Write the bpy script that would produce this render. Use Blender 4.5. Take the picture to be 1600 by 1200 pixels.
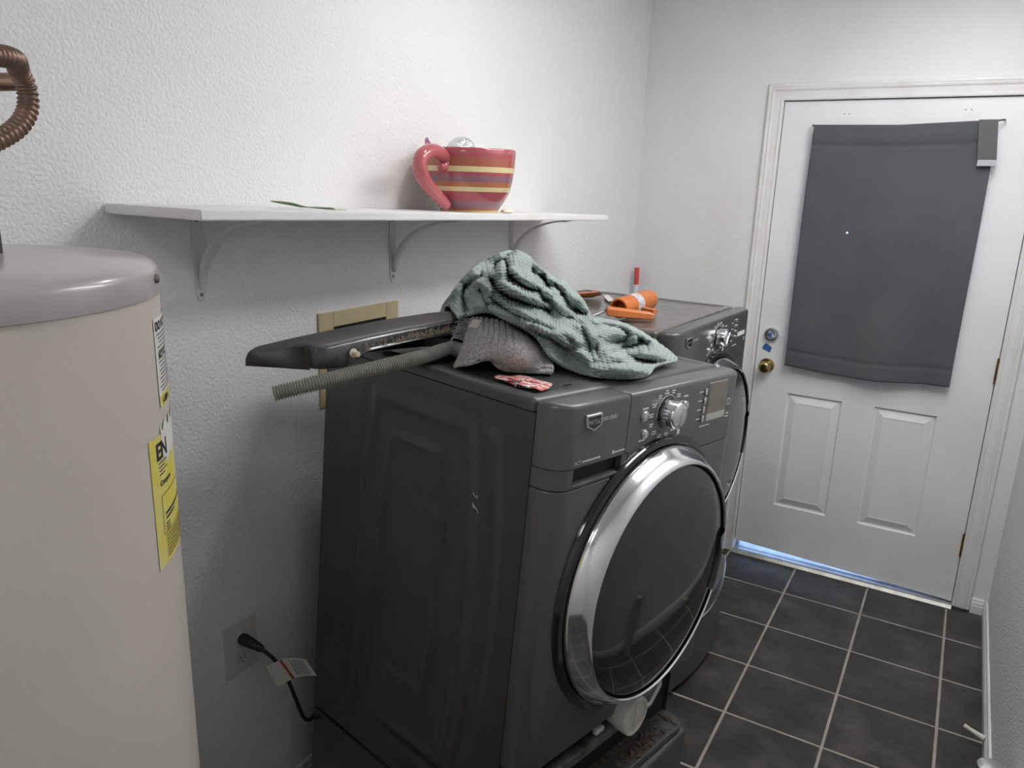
import bpy, bmesh, math, random
from mathutils import Matrix, Vector, noise
random.seed(7)
scene = bpy.context.scene
for o in list(bpy.data.objects): bpy.data.objects.remove(o)
COL = scene.collection
PI = math.pi
V = Vector

# ------------------------------------------------------------------ camera
CAM = V((1.37079, -3.45898, 1.66636)); FPX = 1194.8
YAW, PITCH, ROLL = 0.52816, -0.25557, 0.03295
_f = V((-math.sin(YAW)*math.cos(PITCH), math.cos(YAW)*math.cos(PITCH), math.sin(PITCH)))
_r = _f.cross(V((0, 0, 1))).normalized(); _u = _r.cross(_f)
CR = _r*math.cos(ROLL) + _u*math.sin(ROLL); CU = -_r*math.sin(ROLL) + _u*math.cos(ROLL); CF = _f
cd = bpy.data.cameras.new('camera'); cam = bpy.data.objects.new('camera', cd); COL.objects.link(cam)
cam.matrix_world = Matrix(((CR.x, CU.x, -CF.x, CAM.x), (CR.y, CU.y, -CF.y, CAM.y), (CR.z, CU.z, -CF.z, CAM.z), (0, 0, 0, 1)))
cd.sensor_fit = 'HORIZONTAL'; cd.sensor_width = 36.0; cd.lens = FPX/1600*36.0; cd.clip_start = 0.02
scene.camera = cam

# ------------------------------------------------------------------ world, exposure
world = bpy.data.worlds.new('sky'); scene.world = world; world.use_nodes = True
bg = world.node_tree.nodes['Background']; bg.inputs[0].default_value = (0.34, 0.53, 1.0, 1); bg.inputs[1].default_value = 3.0
vs = scene.view_settings; vs.view_transform = 'Standard'; vs.look = 'None'; vs.gamma = 1; vs.use_curve_mapping = False
vs.exposure = 0.0
LAMP_POS = V((0.66, -1.67, 2.41)); LAMP_STRENGTH = 56.0; FILL_STRENGTH = 10.5; LONG_FILL_STRENGTH = 16.5

# ------------------------------------------------------------------ pixel helpers (1600x1200)
def ray(px, py): return CF + CR*((px-800)/FPX) - CU*((py-600)/FPX)
def on_plane(px, py, P0, n):
    d = ray(px, py); t = (P0-CAM).dot(n)/d.dot(n); return CAM + d*t
def at(px, py, axis, val):
    n = V((0, 0, 0)); n['xyz'.index(axis)] = 1; return on_plane(px, py, n*val, n)

# ------------------------------------------------------------------ mesh helpers
WM = {}
def link(o): COL.objects.link(o)
class MB:
    def __init__(s): s.v = []; s.f = []; s.uv = None
    def add(s, vs, fs):
        n = len(s.v); s.v += [V(p) for p in vs]; s.f += [tuple(i+n for i in f) for f in fs]; return s
    def bm(s, b, M=None):
        b.verts.index_update()
        s.add([(M @ v.co if M else v.co.copy()) for v in b.verts], [[v.index for v in f.verts] for f in b.faces]); b.free(); return s
    def tf(s, fn): s.v = [V(fn(p)) for p in s.v]; return s
    def box(s, a, b, bev=0.0, seg=2, M=None):
        m = bmesh.new(); bmesh.ops.create_cube(m, size=1)
        a = V(a); b = V(b); c = (a+b)/2; d = b-a
        for v in m.verts: v.co = V((v.co.x*d.x+c.x, v.co.y*d.y+c.y, v.co.z*d.z+c.z))
        if bev > 0: bmesh.ops.bevel(m, geom=list(m.edges), offset=bev, segments=seg, affect='EDGES', profile=0.5)
        return s.bm(m, M)
    def prism(s, poly, z0, z1, bt=0.0, bb=0.0, seg=3, M=None):
        m = bmesh.new(); n = len(poly)
        lo = [m.verts.new((p[0], p[1], z0)) for p in poly]; hi = [m.verts.new((p[0], p[1], z1)) for p in poly]
        m.faces.new(lo[::-1]); m.faces.new(hi)
        for i in range(n): m.faces.new((lo[i], lo[(i+1) % n], hi[(i+1) % n], hi[i]))
        bmesh.ops.recalc_face_normals(m, faces=list(m.faces))
        if bt > 0:
            e = [x for x in m.edges if all(v in hi for v in x.verts)]
            bmesh.ops.bevel(m, geom=e, offset=bt, segments=seg, affect='EDGES', profile=0.5)
        elif bb > 0:
            e = [x for x in m.edges if all(v in lo for v in x.verts)]
            bmesh.ops.bevel(m, geom=e, offset=bb, segments=seg, affect='EDGES', profile=0.5)
        return s.bm(m, M)
    def lathe(s, prof, c, axis, seg=48, a0=0.0, a1=2*PI, ref=None):
        # prof: list of (radius, height along axis)
        c = V(c); ax = V(axis).normalized(); r = V(ref) if ref else (V((0, 0, 1)) if abs(ax.z) < .9 else V((1, 0, 0)))
        e1 = (r - ax*r.dot(ax)).normalized(); e2 = ax.cross(e1)
        full = abs(a1-a0-2*PI) < 1e-6; n = seg if full else seg+1; vs = []; fs = []
        for (q, h) in prof:
            for i in range(n):
                a = a0+(a1-a0)*i/seg; vs.append(c+ax*h+(e1*math.cos(a)+e2*math.sin(a))*q)
        for j in range(len(prof)-1):
            for i in range(seg):
                i2 = (i+1) % n
                fs.append((j*n+i, j*n+i2, (j+1)*n+i2, (j+1)*n+i))
        return s.add(vs, fs)
    def cyl(s, p0, p1, r, seg=20, r1=None):
        p0 = V(p0); p1 = V(p1); h = (p1-p0).length; r1 = r if r1 is None else r1
        return s.lathe([(0, 0), (r, 0), (r1, h), (0, h)], p0, p1-p0, seg)
    def tube(s, path, rad, seg=12, caps=True):
        P = [V(p) for p in path]; n = len(P); R = rad if callable(rad) else (lambda i: rad)
        t0 = (P[1]-P[0]).normalized(); u = t0.orthogonal().normalized(); vs = []; fs = []
        for i in range(n):
            t = ((P[min(i+1, n-1)]-P[max(i-1, 0)])).normalized()
            u = (u-t*u.dot(t)).normalized(); w = t.cross(u)
            for k in range(seg):
                a = 2*PI*k/seg; vs.append(P[i]+(u*math.cos(a)+w*math.sin(a))*R(i))
        for i in range(n-1):
            for k in range(seg):
                k2 = (k+1) % seg; fs.append((i*seg+k, i*seg+k2, (i+1)*seg+k2, (i+1)*seg+k))
        if caps: fs.append(tuple(range(seg))[::-1]); fs.append(tuple((n-1)*seg+k for k in range(seg)))
        return s.add(vs, fs)
    def grid(s, nu, nv, fn):
        vs = [fn(i/nu, j/nv) for j in range(nv+1) for i in range(nu+1)]
        fs = [(j*(nu+1)+i, j*(nu+1)+i+1, (j+1)*(nu+1)+i+1, (j+1)*(nu+1)+i) for j in range(nv) for i in range(nu)]
        return s.add(vs, fs)
    def plate(s, nu, nv, fn, nrm):
        # closed slab: top fn(u,v), bottom shifted by nrm(u,v)
        n0 = len(s.v); s.grid(nu, nv, fn); n1 = len(s.v); s.grid(nu, nv, lambda u, v: V(fn(u, v))+V(nrm(u, v)))
        k = nu+1
        bot = [(a, b, c, d) for (a, b, c, d) in s.f[-nu*nv:]]
        s.f[-nu*nv:] = [f[::-1] for f in bot]
        ring = [i for i in range(nu)] + [j*k+nu for j in range(nv)] + [nv*k+i for i in range(nu, 0, -1)] + [j*k for j in range(nv, 0, -1)]
        for a, b in zip(ring, ring[1:]+ring[:1]): s.f.append((n0+a, n1+a, n1+b, n0+b))
        return s
    def build(s, name, mat, parent=None, smooth=False, origin=None, auto=40):
        me = bpy.data.meshes.new(name)
        if parent is not None: M = WM[parent]; L = M.inverted(); vs = [L @ p for p in s.v]
        else:
            if origin is None:
                xs = [p.x for p in s.v]; ys = [p.y for p in s.v]; zs = [p.z for p in s.v]
                origin = V(((min(xs)+max(xs))/2, (min(ys)+max(ys))/2, min(zs)))
            M = Matrix.Translation(origin); vs = [p-V(origin) for p in s.v]
        me.from_pydata([tuple(p) for p in vs], [], s.f); me.validate(); me.update()
        if smooth:
            me.polygons.foreach_set('use_smooth', [True]*len(me.polygons))
            try: me.set_sharp_from_angle(angle=math.radians(auto))
            except Exception: pass
        if mat: me.materials.append(mat)
        o = bpy.data.objects.new(name, me); link(o)
        if parent is not None: o.parent = parent; WM[o] = M
        else: o.location = origin; WM[o] = M
        return o
def fixn(o):
    b = bmesh.new(); b.from_mesh(o.data); bmesh.ops.recalc_face_normals(b, faces=list(b.faces)); b.to_mesh(o.data); b.free(); return o
def weld(o):
    b = bmesh.new(); b.from_mesh(o.data); bmesh.ops.remove_doubles(b, verts=list(b.verts), dist=.0003); bmesh.ops.recalc_face_normals(b, faces=list(b.faces)); b.to_mesh(o.data); b.free(); return o
def tag(o, label, cat=None, group=None, kind=None):
    o['label'] = label
    if cat: o['category'] = cat
    if group: o['group'] = group
    if kind: o['kind'] = kind
    return o
def thing(name, label, cat, M, kind=None, group=None):
    o = bpy.data.objects.new(name, None); link(o); o.empty_display_size = 0.05
    if not isinstance(M, Matrix): M = Matrix.Translation(V(M))
    o.matrix_world = M; WM[o] = M
    return tag(o, label, cat, group, kind)
def crom(pts, n):
    # Catmull-Rom through points
    P = [V(p) for p in pts]; P = [P[0]*2-P[1]]+P+[P[-1]*2-P[-2]]; out = []
    for i in range(1, len(P)-2):
        for k in range(n):
            t = k/n; a, b, c, d = P[i-1], P[i], P[i+1], P[i+2]
            out.append(0.5*((2*b)+(c-a)*t+(2*a-5*b+4*c-d)*t*t+(3*b-a-3*c+d)*t**3))
    out.append(P[-2]); return out
def samp(pts, t):
    # Catmull-Rom sample at t in 0..1
    n = len(pts)-1; x = min(max(t, 0), 1)*n; i = min(int(x), n-1); q = x-i
    g = lambda k: V(pts[k]) if 0 <= k <= n else (V(pts[0])*2-V(pts[1]) if k < 0 else V(pts[n])*2-V(pts[n-1]))
    a, b, c, d = g(i-1), g(i), g(i+1), g(i+2)
    return 0.5*((2*b)+(c-a)*q+(2*a-5*b+4*c-d)*q*q+(3*b-a-3*c+d)*q**3)
def text_mb(txt, size, fn, bold=0.0, align='LEFT'):
    cu = bpy.data.curves.new('t', 'FONT'); cu.body = txt; cu.size = size; cu.align_x = align; cu.resolution_u = 2; cu.offset = bold
    ob = bpy.data.objects.new('t', cu); link(ob); bpy.context.view_layer.update()
    me = bpy.data.meshes.new_from_object(ob.evaluated_get(bpy.context.evaluated_depsgraph_get()))
    m = MB(); m.add([fn(v.co.x, v.co.y) for v in me.vertices], [tuple(p.vertices) for p in me.polygons])
    bpy.data.objects.remove(ob); bpy.data.curves.remove(cu); bpy.data.meshes.remove(me); return m

# ------------------------------------------------------------------ materials
def pm(name, col, rough=0.5, metal=0.0, coat=0.0, col2=None, ns=8.0, nd=4.0, lo=0.35, hi=0.65, bs=None, bd=0.001, bstr=1.0, spec=0.5, rvar=0.0, bdet=3.0, sheen=0.0, aniso=None):
    m = bpy.data.materials.new(name); m.use_nodes = True; nt = m.node_tree; N = nt.nodes; L = nt.links
    b = N['Principled BSDF']; b.inputs['Base Color'].default_value = (*col, 1); b.inputs['Roughness'].default_value = rough
    b.inputs['Metallic'].default_value = metal; b.inputs['Coat Weight'].default_value = coat; b.inputs['Coat Roughness'].default_value = 0.12
    b.inputs['Specular IOR Level'].default_value = spec; b.inputs['Sheen Weight'].default_value = sheen
    g = N.new('ShaderNodeNewGeometry'); pos = g.outputs['Position']
    if aniso:
        mp = N.new('ShaderNodeVectorMath'); mp.operation = 'MULTIPLY'; mp.inputs[1].default_value = aniso; L.new(pos, mp.inputs[0]); pos = mp.outputs[0]
    if col2:
        t = N.new('ShaderNodeTexNoise'); t.inputs['Scale'].default_value = ns; t.inputs['Detail'].default_value = nd; L.new(pos, t.inputs['Vector'])
        r = N.new('ShaderNodeValToRGB'); r.color_ramp.elements[0].position = lo; r.color_ramp.elements[1].position = hi
        r.color_ramp.elements[0].color = (*col, 1); r.color_ramp.elements[1].color = (*col2, 1)
        L.new(t.outputs['Fac'], r.inputs[0]); L.new(r.outputs[0], b.inputs['Base Color'])
        if rvar:
            mr = N.new('ShaderNodeMapRange'); mr.inputs['To Min'].default_value = rough; mr.inputs['To Max'].default_value = rough+rvar
            mr.inputs['From Min'].default_value = lo; mr.inputs['From Max'].default_value = hi
            L.new(t.outputs['Fac'], mr.inputs[0]); L.new(mr.outputs[0], b.inputs['Roughness'])
    if bs:
        t = N.new('ShaderNodeTexNoise'); t.inputs['Scale'].default_value = bs; t.inputs['Detail'].default_value = bdet; L.new(pos, t.inputs['Vector'])
        bp = N.new('ShaderNodeBump'); bp.inputs['Distance'].default_value = bd; bp.inputs['Strength'].default_value = bstr
        L.new(t.outputs['Fac'], bp.inputs['Height']); L.new(bp.outputs[0], b.inputs['Normal'])
    return m
M = {}
M['wall'] = pm('wall_paint', (.83, .83, .84), .6, col2=(.79, .785, .775), ns=1.1, lo=.5, hi=.85, bs=135, bd=.0045, bstr=.7, bdet=1.5, spec=.35)
M['wall_smooth'] = pm('back_wall_paint', (.79, .795, .81), .5, col2=(.70, .685, .65), ns=1.6, lo=.48, hi=.85, bs=90, bd=.0022, bstr=.55, bdet=2, spec=.35)
M['ceil'] = pm('ceiling_paint', (.84, .84, .83), .8, bs=60, bd=.003)
M['trim'] = pm('trim_paint', (.78, .78, .78), .35, col2=(.68, .665, .63), ns=5, lo=.5, hi=.8, bs=60, bd=.0006)
M['door'] = pm('door_paint', (.82, .83, .855), .32, col2=(.75, .745, .73), ns=2.2, lo=.45, hi=.8, bs=220, bd=.0004)
M['grout'] = pm('grout', (.40, .385, .35), .9, col2=(.30, .28, .245), ns=9, bs=400, bd=.001)
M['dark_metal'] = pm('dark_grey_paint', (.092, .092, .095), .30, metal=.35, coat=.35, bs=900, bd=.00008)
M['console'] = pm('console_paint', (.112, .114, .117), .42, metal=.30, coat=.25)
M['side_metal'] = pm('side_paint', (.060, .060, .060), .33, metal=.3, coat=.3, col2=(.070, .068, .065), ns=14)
M['lid'] = pm('dusty_lid_paint', (.060, .061, .064), .30, metal=.25, coat=.2, col2=(.112, .111, .112), ns=7, nd=8, lo=.35, hi=.7, rvar=.22)
M['dryer_lid'] = pm('dusty_brown_lid', (.12, .115, .113), .22, metal=.25, coat=.4, col2=(.17, .158, .15), ns=5, nd=8, rvar=.12)
M['gap'] = pm('black_core', (.006, .006, .006), .7)
M['black_gloss'] = pm('black_gloss', (.010, .010, .011), .10, coat=.5)
M['glass_door'] = pm('smoked_glass', (.020, .021, .020), .045, coat=.3, spec=.7)
M['chrome'] = pm('chrome', (.80, .81, .83), .11, metal=1.0)
M['chrome_sat'] = pm('satin_chrome', (.72, .73, .75), .28, metal=1.0)
M['steel'] = pm('brushed_steel', (.55, .55, .56), .36, metal=1.0, bs=60, bd=.0003, aniso=(1, 1, 30))
M['white_print'] = pm('grey_print', (.66, .66, .66), .6)
M['display'] = pm('display_panel', (.19, .175, .135), .25, coat=.3, col2=(.16, .148, .115), ns=40)
M['display_pale'] = pm('display_foot', (.42, .43, .40), .4)
M['white_plastic'] = pm('white_plastic', (.66, .66, .62), .4, col2=(.55, .54, .49), ns=30)
M['cream_plastic'] = pm('cream_plastic', (.66, .60, .47), .45)
M['metal_dirty'] = pm('dirty_metal', (.20, .195, .19), .42, metal=.6, col2=(.09, .08, .075), ns=25)
M['debris'] = pm('rusty_debris', (.055, .03, .024), .9, col2=(.12, .10, .08), ns=60)
M['panel'] = pm('grey_panel', (.062, .060, .058), .5, col2=(.095, .09, .085), ns=9, nd=8, lo=.3, hi=.75)
M['panel_in'] = pm('panel_inner', (.045, .045, .052), .16, coat=.5, col2=(.09, .088, .085), ns=30, nd=6, lo=.5, hi=.8, rvar=.3)
M['lint'] = pm('lint', (.44, .38, .29), .95)
M['hose'] = pm('hose_grey', (.30, .295, .27), .5, col2=(.24, .235, .21), ns=40)
M['hose_smooth'] = pm('hose_smooth', (.23, .245, .26), .38)
M['mat'] = pm('mat_grey', (.52, .51, .50), .95, col2=(.32, .315, .31), ns=190, nd=6, lo=.4, hi=.62, bs=330, bd=.004, sheen=.2)
M['tag'] = pm('fabric_tag', (.78, .76, .70), .8)
M['blanket'] = pm('blanket_green', (.36, .435, .415), .92, col2=(.31, .38, .365), ns=160, nd=3, bs=900, bd=.0015, sheen=.35)
M['orange'] = pm('orange_plastic', (.62, .185, .048), .42, col2=(.53, .16, .048), ns=28)
M['red'] = pm('red_plastic', (.62, .075, .075), .4)
M['white_metal'] = pm('white_metal', (.78, .79, .82), .35)
M['label'] = pm('paper_label', (.66, .65, .66), .6, col2=(.42, .40, .43), ns=110, lo=.45, hi=.55)
M['heater'] = pm('heater_enamel', (.66, .61, .55), .42, col2=(.61, .565, .505), ns=3.5, bs=260, bd=.00012, coat=.1)
M['heater_cap'] = pm('heater_cap', (.44, .415, .415), .30, coat=.35, col2=(.37, .345, .34), ns=6)
M['copper'] = pm('aged_copper', (.30, .19, .14), .36, metal=.7, col2=(.17, .12, .095), ns=35)
M['black_iron'] = pm('black_iron', (.05, .047, .045), .6)
M['paper'] = pm('sticker_paper', (.74, .73, .70), .6)
M['yellow'] = pm('yellow_paper', (.72, .62, .11), .6, col2=(.74, .68, .30), ns=22, lo=.4, hi=.7)
M['ink'] = pm('black_ink', (.03, .03, .03), .7)
M['grey_ink'] = pm('grey_ink', (.20, .20, .21), .7)
M['shelf'] = pm('shelf_paint', (.80, .80, .795), .45, col2=(.72, .705, .67), ns=9, lo=.5, hi=.85, bs=110, bd=.0005)
M['bracket'] = pm('bracket_paint', (.70, .70, .69), .45)
M['screw'] = pm('screw_metal', (.25, .24, .22), .45, metal=.8)
M['pink'] = pm('pink_glaze', (.48, .115, .125), .10, coat=.4, col2=(.43, .10, .115), ns=20)
M['foil'] = pm('foil', (.80, .80, .81), .16, metal=1.0, bs=75, bd=.012, bdet=5)
M['wrapper'] = pm('pink_wrapper', (.75, .50, .62), .25, col2=(.42, .16, .42), ns=140, lo=.5, hi=.58)
M['leaf'] = pm('leaf_green', (.15, .26, .11), .5, col2=(.21, .33, .16), ns=40)
M['leaf_tip'] = pm('leaf_tip', (.62, .66, .58), .6)
M['crumb'] = pm('tissue_cream', (.80, .74, .62), .9, bs=90, bd=.004)
M['redpaper'] = pm('red_white_paper', (.78, .74, .72), .5, col2=(.62, .14, .13), ns=75, nd=5, lo=.42, hi=.54, bs=90, bd=.004)
M['curtain'] = pm('curtain_grey', (.078, .081, .094), .85, col2=(.092, .094, .104), ns=5, sheen=.25, bs=1600, bd=.0003)
M['strap'] = pm('strap_grey', (.115, .114, .118), .85, sheen=.2)
M['velcro'] = pm('velcro_pale', (.46, .46, .50), .9)
M['brass'] = pm('aged_brass', (.50, .38, .16), .24, metal=1.0, col2=(.30, .22, .09), ns=60)
M['tape'] = pm('blue_tape', (.035, .135, .36), .7)
M['beige'] = pm('beige_plate', (.56, .48, .29), .6, col2=(.50, .43, .26), ns=25)
M['plate'] = pm('outlet_plate', (.66, .65, .63), .35)
M['cord'] = pm('black_rubber', (.022, .021, .020), .5)
M['redstripe'] = pm('red_stripe', (.45, .09, .06), .7)
M['alu'] = pm('threshold_alu', (.56, .56, .54), .38, metal=.75, col2=(.42, .41, .38), ns=18)
M['concrete'] = pm('patio_concrete', (.55, .55, .55), .9)
M['can_body'] = pm('canister_grey', (.42, .42, .42), .5)
M['foot'] = pm('grey_foot', (.16, .16, .16), .6)

def tile_mat():
    m = bpy.data.materials.new('slate_tile'); m.use_nodes = True; nt = m.node_tree; N = nt.nodes; L = nt.links
    b = N['Principled BSDF']; g = N.new('ShaderNodeNewGeometry'); oi = N.new('ShaderNodeObjectInfo')
    sc = N.new('ShaderNodeVectorMath'); sc.operation = 'SCALE'; L.new(oi.outputs['Random'], sc.inputs['Scale']); sc.inputs[0].default_value = (37, 19, 11)
    ad = N.new('ShaderNodeVectorMath'); L.new(g.outputs['Position'], ad.inputs[0]); L.new(sc.outputs[0], ad.inputs[1])
    t = N.new('ShaderNodeTexNoise'); t.inputs['Scale'].default_value = 7; t.inputs['Detail'].default_value = 9; t.inputs['Roughness'].default_value = .62; L.new(ad.outputs[0], t.inputs['Vector'])
    r = N.new('ShaderNodeValToRGB'); e = r.color_ramp.elements; e[0].position = .3; e[0].color = (.022, .019, .018, 1); e[1].position = .74; e[1].color = (.090, .081, .080, 1)
    k = e.new(.5); k.color = (.041, .037, .036, 1)
    L.new(t.outputs['Fac'], r.inputs[0]); L.new(r.outputs[0], b.inputs['Base Color'])
    b.inputs['Roughness'].default_value = .42; b.inputs['Specular IOR Level'].default_value = .45
    t2 = N.new('ShaderNodeTexNoise'); t2.inputs['Scale'].default_value = 60; t2.inputs['Detail'].default_value = 6; L.new(ad.outputs[0], t2.inputs['Vector'])
    bp = N.new('ShaderNodeBump'); bp.inputs['Distance'].default_value = .0015; bp.inputs['Strength'].default_value = .6; L.new(t2.outputs['Fac'], bp.inputs['Height']); L.new(bp.outputs[0], b.inputs['Normal'])
    return m
M['tile'] = tile_mat()
def mug_mat(z0, h):
    m = bpy.data.materials.new('striped_glaze'); m.use_nodes = True; nt = m.node_tree; N = nt.nodes; L = nt.links
    b = N['Principled BSDF']; b.inputs['Roughness'].default_value = .12; b.inputs['Coat Weight'].default_value = .3
    g = N.new('ShaderNodeNewGeometry'); sx = N.new('ShaderNodeSeparateXYZ'); L.new(g.outputs['Position'], sx.inputs[0])
    mr = N.new('ShaderNodeMapRange'); mr.inputs['From Min'].default_value = z0; mr.inputs['From Max'].default_value = z0+h; L.new(sx.outputs['Z'], mr.inputs[0])
    r = N.new('ShaderNodeValToRGB'); r.color_ramp.interpolation = 'CONSTANT'; e = r.color_ramp.elements
    red = (.40, .088, .105, 1); rust = (.40, .115, .075, 1); cream = (.74, .63, .33, 1); pur = (.27, .135, .17, 1); orange = (.47, .165, .075, 1)
    st = [(0, cream), (.035, orange), (.065, pur), (.185, red), (.335, cream), (.405, orange), (.48, pur), (.575, red), (.635, cream), (.715, rust), (.85, red)]
    e[0].position = 0; e[0].color = cream; e[1].position = st[-1][0]; e[1].color = st[-1][1]
    for p, c in st[1:-1]: k = e.new(p); k.color = c
    L.new(mr.outputs[0], r.inputs[0]); L.new(r.outputs[0], b.inputs['Base Color']); return m
def glass_mat():
    m = bpy.data.materials.new('window_glass'); m.use_nodes = True; b = m.node_tree.nodes['Principled BSDF']
    b.inputs['Base Color'].default_value = (.92, .95, 1, 1); b.inputs['Roughness'].default_value = .02; b.inputs['Transmission Weight'].default_value = 1; b.inputs['IOR'].default_value = 1.45; return m
M['glass'] = glass_mat()
def glow_mat(st, nm):
    m = bpy.data.materials.new(nm); m.use_nodes = True; nt = m.node_tree; e = nt.nodes.new('ShaderNodeEmission')
    e.inputs[0].default_value = (1.0, .985, .975, 1); e.inputs[1].default_value = st; nt.links.new(e.outputs[0], nt.nodes['Material Output'].inputs[0]); return m
M['glow'] = glow_mat(LAMP_STRENGTH, 'lamp_glow'); M['glow2'] = glow_mat(FILL_STRENGTH, 'fill_panel_glow'); M['glow3'] = glow_mat(LONG_FILL_STRENGTH, 'long_fill_glow')

# ------------------------------------------------------------------ room shell
RX = 1.66; YF = -4.5; ZC = 2.50
DL, DR, DT = 0.617, 1.532, 2.032          # door slab
# floor with single tiles
floor = tag(MB().box((0, YF, -.10), (RX, 0.16, -.0016)).build('floor', M['grout']), 'dark slate tile floor with pale grout lines', kind='structure')
T = .3048; G = .0085; cache = {}
xs = [0.909+k*T for k in range(-4, 4)]; ys = [-0.287-j*T for j in range(-2, 16)]
for ix in range(len(xs)-1):
    for iy in range(len(ys)-1):
        a, b = max(xs[ix]+G/2, 0), min(xs[ix+1]-G/2, RX); d, c = min(ys[iy]-G/2, -.002), max(ys[iy+1]+G/2, YF)
        if b-a < .02 or d-c < .02: continue
        key = (round(b-a, 4), round(d-c, 4))
        if key not in cache:
            w, h = key[0]/2, key[1]/2; i = .0015; me = bpy.data.meshes.new('tile')
            me.from_pydata([(-w, -h, -.006), (w, -h, -.006), (w, h, -.006), (-w, h, -.006), (-w, -h, -.0015), (w, -h, -.0015), (w, h, -.0015), (-w, h, -.0015), (-w+i, -h+i, 0), (w-i, -h+i, 0), (w-i, h-i, 0), (-w+i, h-i, 0)], [],
                [(8, 9, 10, 11), (0, 1, 5, 4), (1, 2, 6, 5), (2, 3, 7, 6), (3, 0, 4, 7), (4, 5, 9, 8), (5, 6, 10, 9), (6, 7, 11, 10), (7, 4, 8, 11)])
            me.materials.append(M['tile']); cache[key] = me
        o = bpy.data.objects.new('tile', cache[key]); link(o); o.parent = floor
        o.location = V(((a+b)/2, (c+d)/2, random.uniform(-.0006, .0006))) - floor.location
def wallbox(name, a, b, mat, label): return tag(MB().box(a, b).build(name, mat), label, kind='structure')
wallbox('wall_left', (-.12, YF-.12, 0), (0, .15, ZC), M['wall'], 'white orange-peel textured wall behind the shelf and washer')
wallbox('wall_right', (RX, YF-.12, 0), (RX+.12, .15, ZC), M['wall'], 'white textured wall beside the door hinges')
wallbox('wall_front', (-.12, YF-.12, 0), (RX+.12, YF, ZC), M['wall'], 'white textured wall facing the back door')
mb = MB(); mb.box((0, 0, 0), (DL-.02, .15, ZC)); mb.box((DR+.02, 0, 0), (RX, .15, ZC)); mb.box((DL-.02, 0, DT+.02), (DR+.02, .15, ZC))
tag(mb.build('wall_back', M['wall_smooth']), 'white scuffed wall around the half-window door', kind='structure')
wallbox('ceiling', (-.12, YF-.12, ZC), (RX+.12, .15, ZC+.1), M['ceil'], 'white ceiling above the laundry room')
# outside patio
tag(MB().box((-3, .2, -.14), (5, 7, -.04)).build('patio', M['concrete']), 'pale concrete patio outside the door', kind='structure')
# jamb
mb = MB(); mb.box((DL-.02, 0, 0), (DL-.003, .15, DT+.02)); mb.box((DR+.003, 0, 0), (DR+.02, .15, DT+.02)); mb.box((DL-.003, 0, DT+.004), (DR+.003, .15, DT+.02))
mb.box((DL-.003, .05, .02), (DL+.010, .07, DT+.004)); mb.box((DR-.010, .05, .02), (DR+.003, .07, DT+.004)); mb.box((DL+.010, .05, DT-.010), (DR-.010, .07, DT+.004))
tag(mb.build('trim_1', M['trim']), 'white painted door jamb with stop', kind='structure')
# casing: stepped profile, mitred
PROF = [(0, 0), (0, .012), (.004, .014), (.010, .014), (.013, .011), (.036, .0125), (.040, .016), (.046, .018), (.050, .015), (.056, .017), (.062, .0165), (.065, .011), (.065, 0)]
def casing(name, kind, label):
    mb = MB(); vs = []
    for e in (0, 1):
        for (w, d) in PROF:
            if kind == 'l': x = DL-.004-w; z = 0 if e == 0 else DT+.004+w; vs.append((x, -d, z))
            if kind == 'r': x = DR+.004+w; z = 0.012 if e == 0 else DT+.004+w; vs.append((x, -d, z))
            if kind == 't': z = DT+.004+w; x = DL-.004-w if e == 0 else DR+.004+w; vs.append((x, -d, z))
    n = len(PROF); fs = [(i, (i+1) % n, n+(i+1) % n, n+i) for i in range(n)]+[tuple(range(n)), tuple(range(n, 2*n))]
    return tag(fixn(mb.add(vs, fs).build(name, M['trim'])), label, kind='structure')
casing('trim_2', 'l', 'white moulded door casing on the latch side'); casing('trim_3', 't', 'white moulded door casing across the top'); casing('trim_4', 'r', 'white moulded door casing on the hinge side')
# threshold
mb = MB(); mb.prism([(-.035, 0), (.12, 0), (.12, .014), (.03, .018), (.012, .014), (-.004, .014), (-.012, .018), (-.026, .016), (-.035, .004)], DL-.003, DR+.003)
mb.tf(lambda p: (p.z, p.x, p.y)); tag(fixn(mb.build('trim_5', M['alu'])), 'worn metal threshold strip under the door', kind='structure')
# baseboards
def bprof(h): return [(0, 0), (.013, 0), (.013, h*.55), (.0115, h*.58), (.0115, h*.74), (.009, h*.80), (.007, h*.96), (.004, h), (0, h)]
mb = MB(); mb.prism([(RX-a, b) for a, b in bprof(.064)], YF, -.0005); mb.tf(lambda p: (p.x, p.z, p.y)); tag(fixn(mb.build('baseboard_right', M['trim'])), 'low white baseboard along the right wall', kind='structure')
mb = MB(); mb.prism([(-a, b) for a, b in bprof(.064)], DR+.0695, RX-.0135); mb.tf(lambda p: (p.z, p.x, p.y)); tag(fixn(mb.build('baseboard_back', M['trim'])), 'short white baseboard piece beside the door casing', kind='structure')
mb = MB(); mb.prism([(a, b) for a, b in bprof(.10)], YF, -.0005); mb.tf(lambda p: (p.x, p.z, p.y)); tag(fixn(mb.build('baseboard_left', M['trim'])), 'white baseboard along the left wall', kind='structure')

# ------------------------------------------------------------------ door
door = thing('door_1', 'white half-window door with two raised lower panels', None, (DL, .004, .02), kind='structure')
yF = .004; th = .044
wx0, wx1, wz0, wz1 = .80, 1.34, 1.02, 1.86
P1 = (.770, .998, .272, .806); P2 = (1.127, 1.360, .272, .808)
m = bmesh.new()
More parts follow.
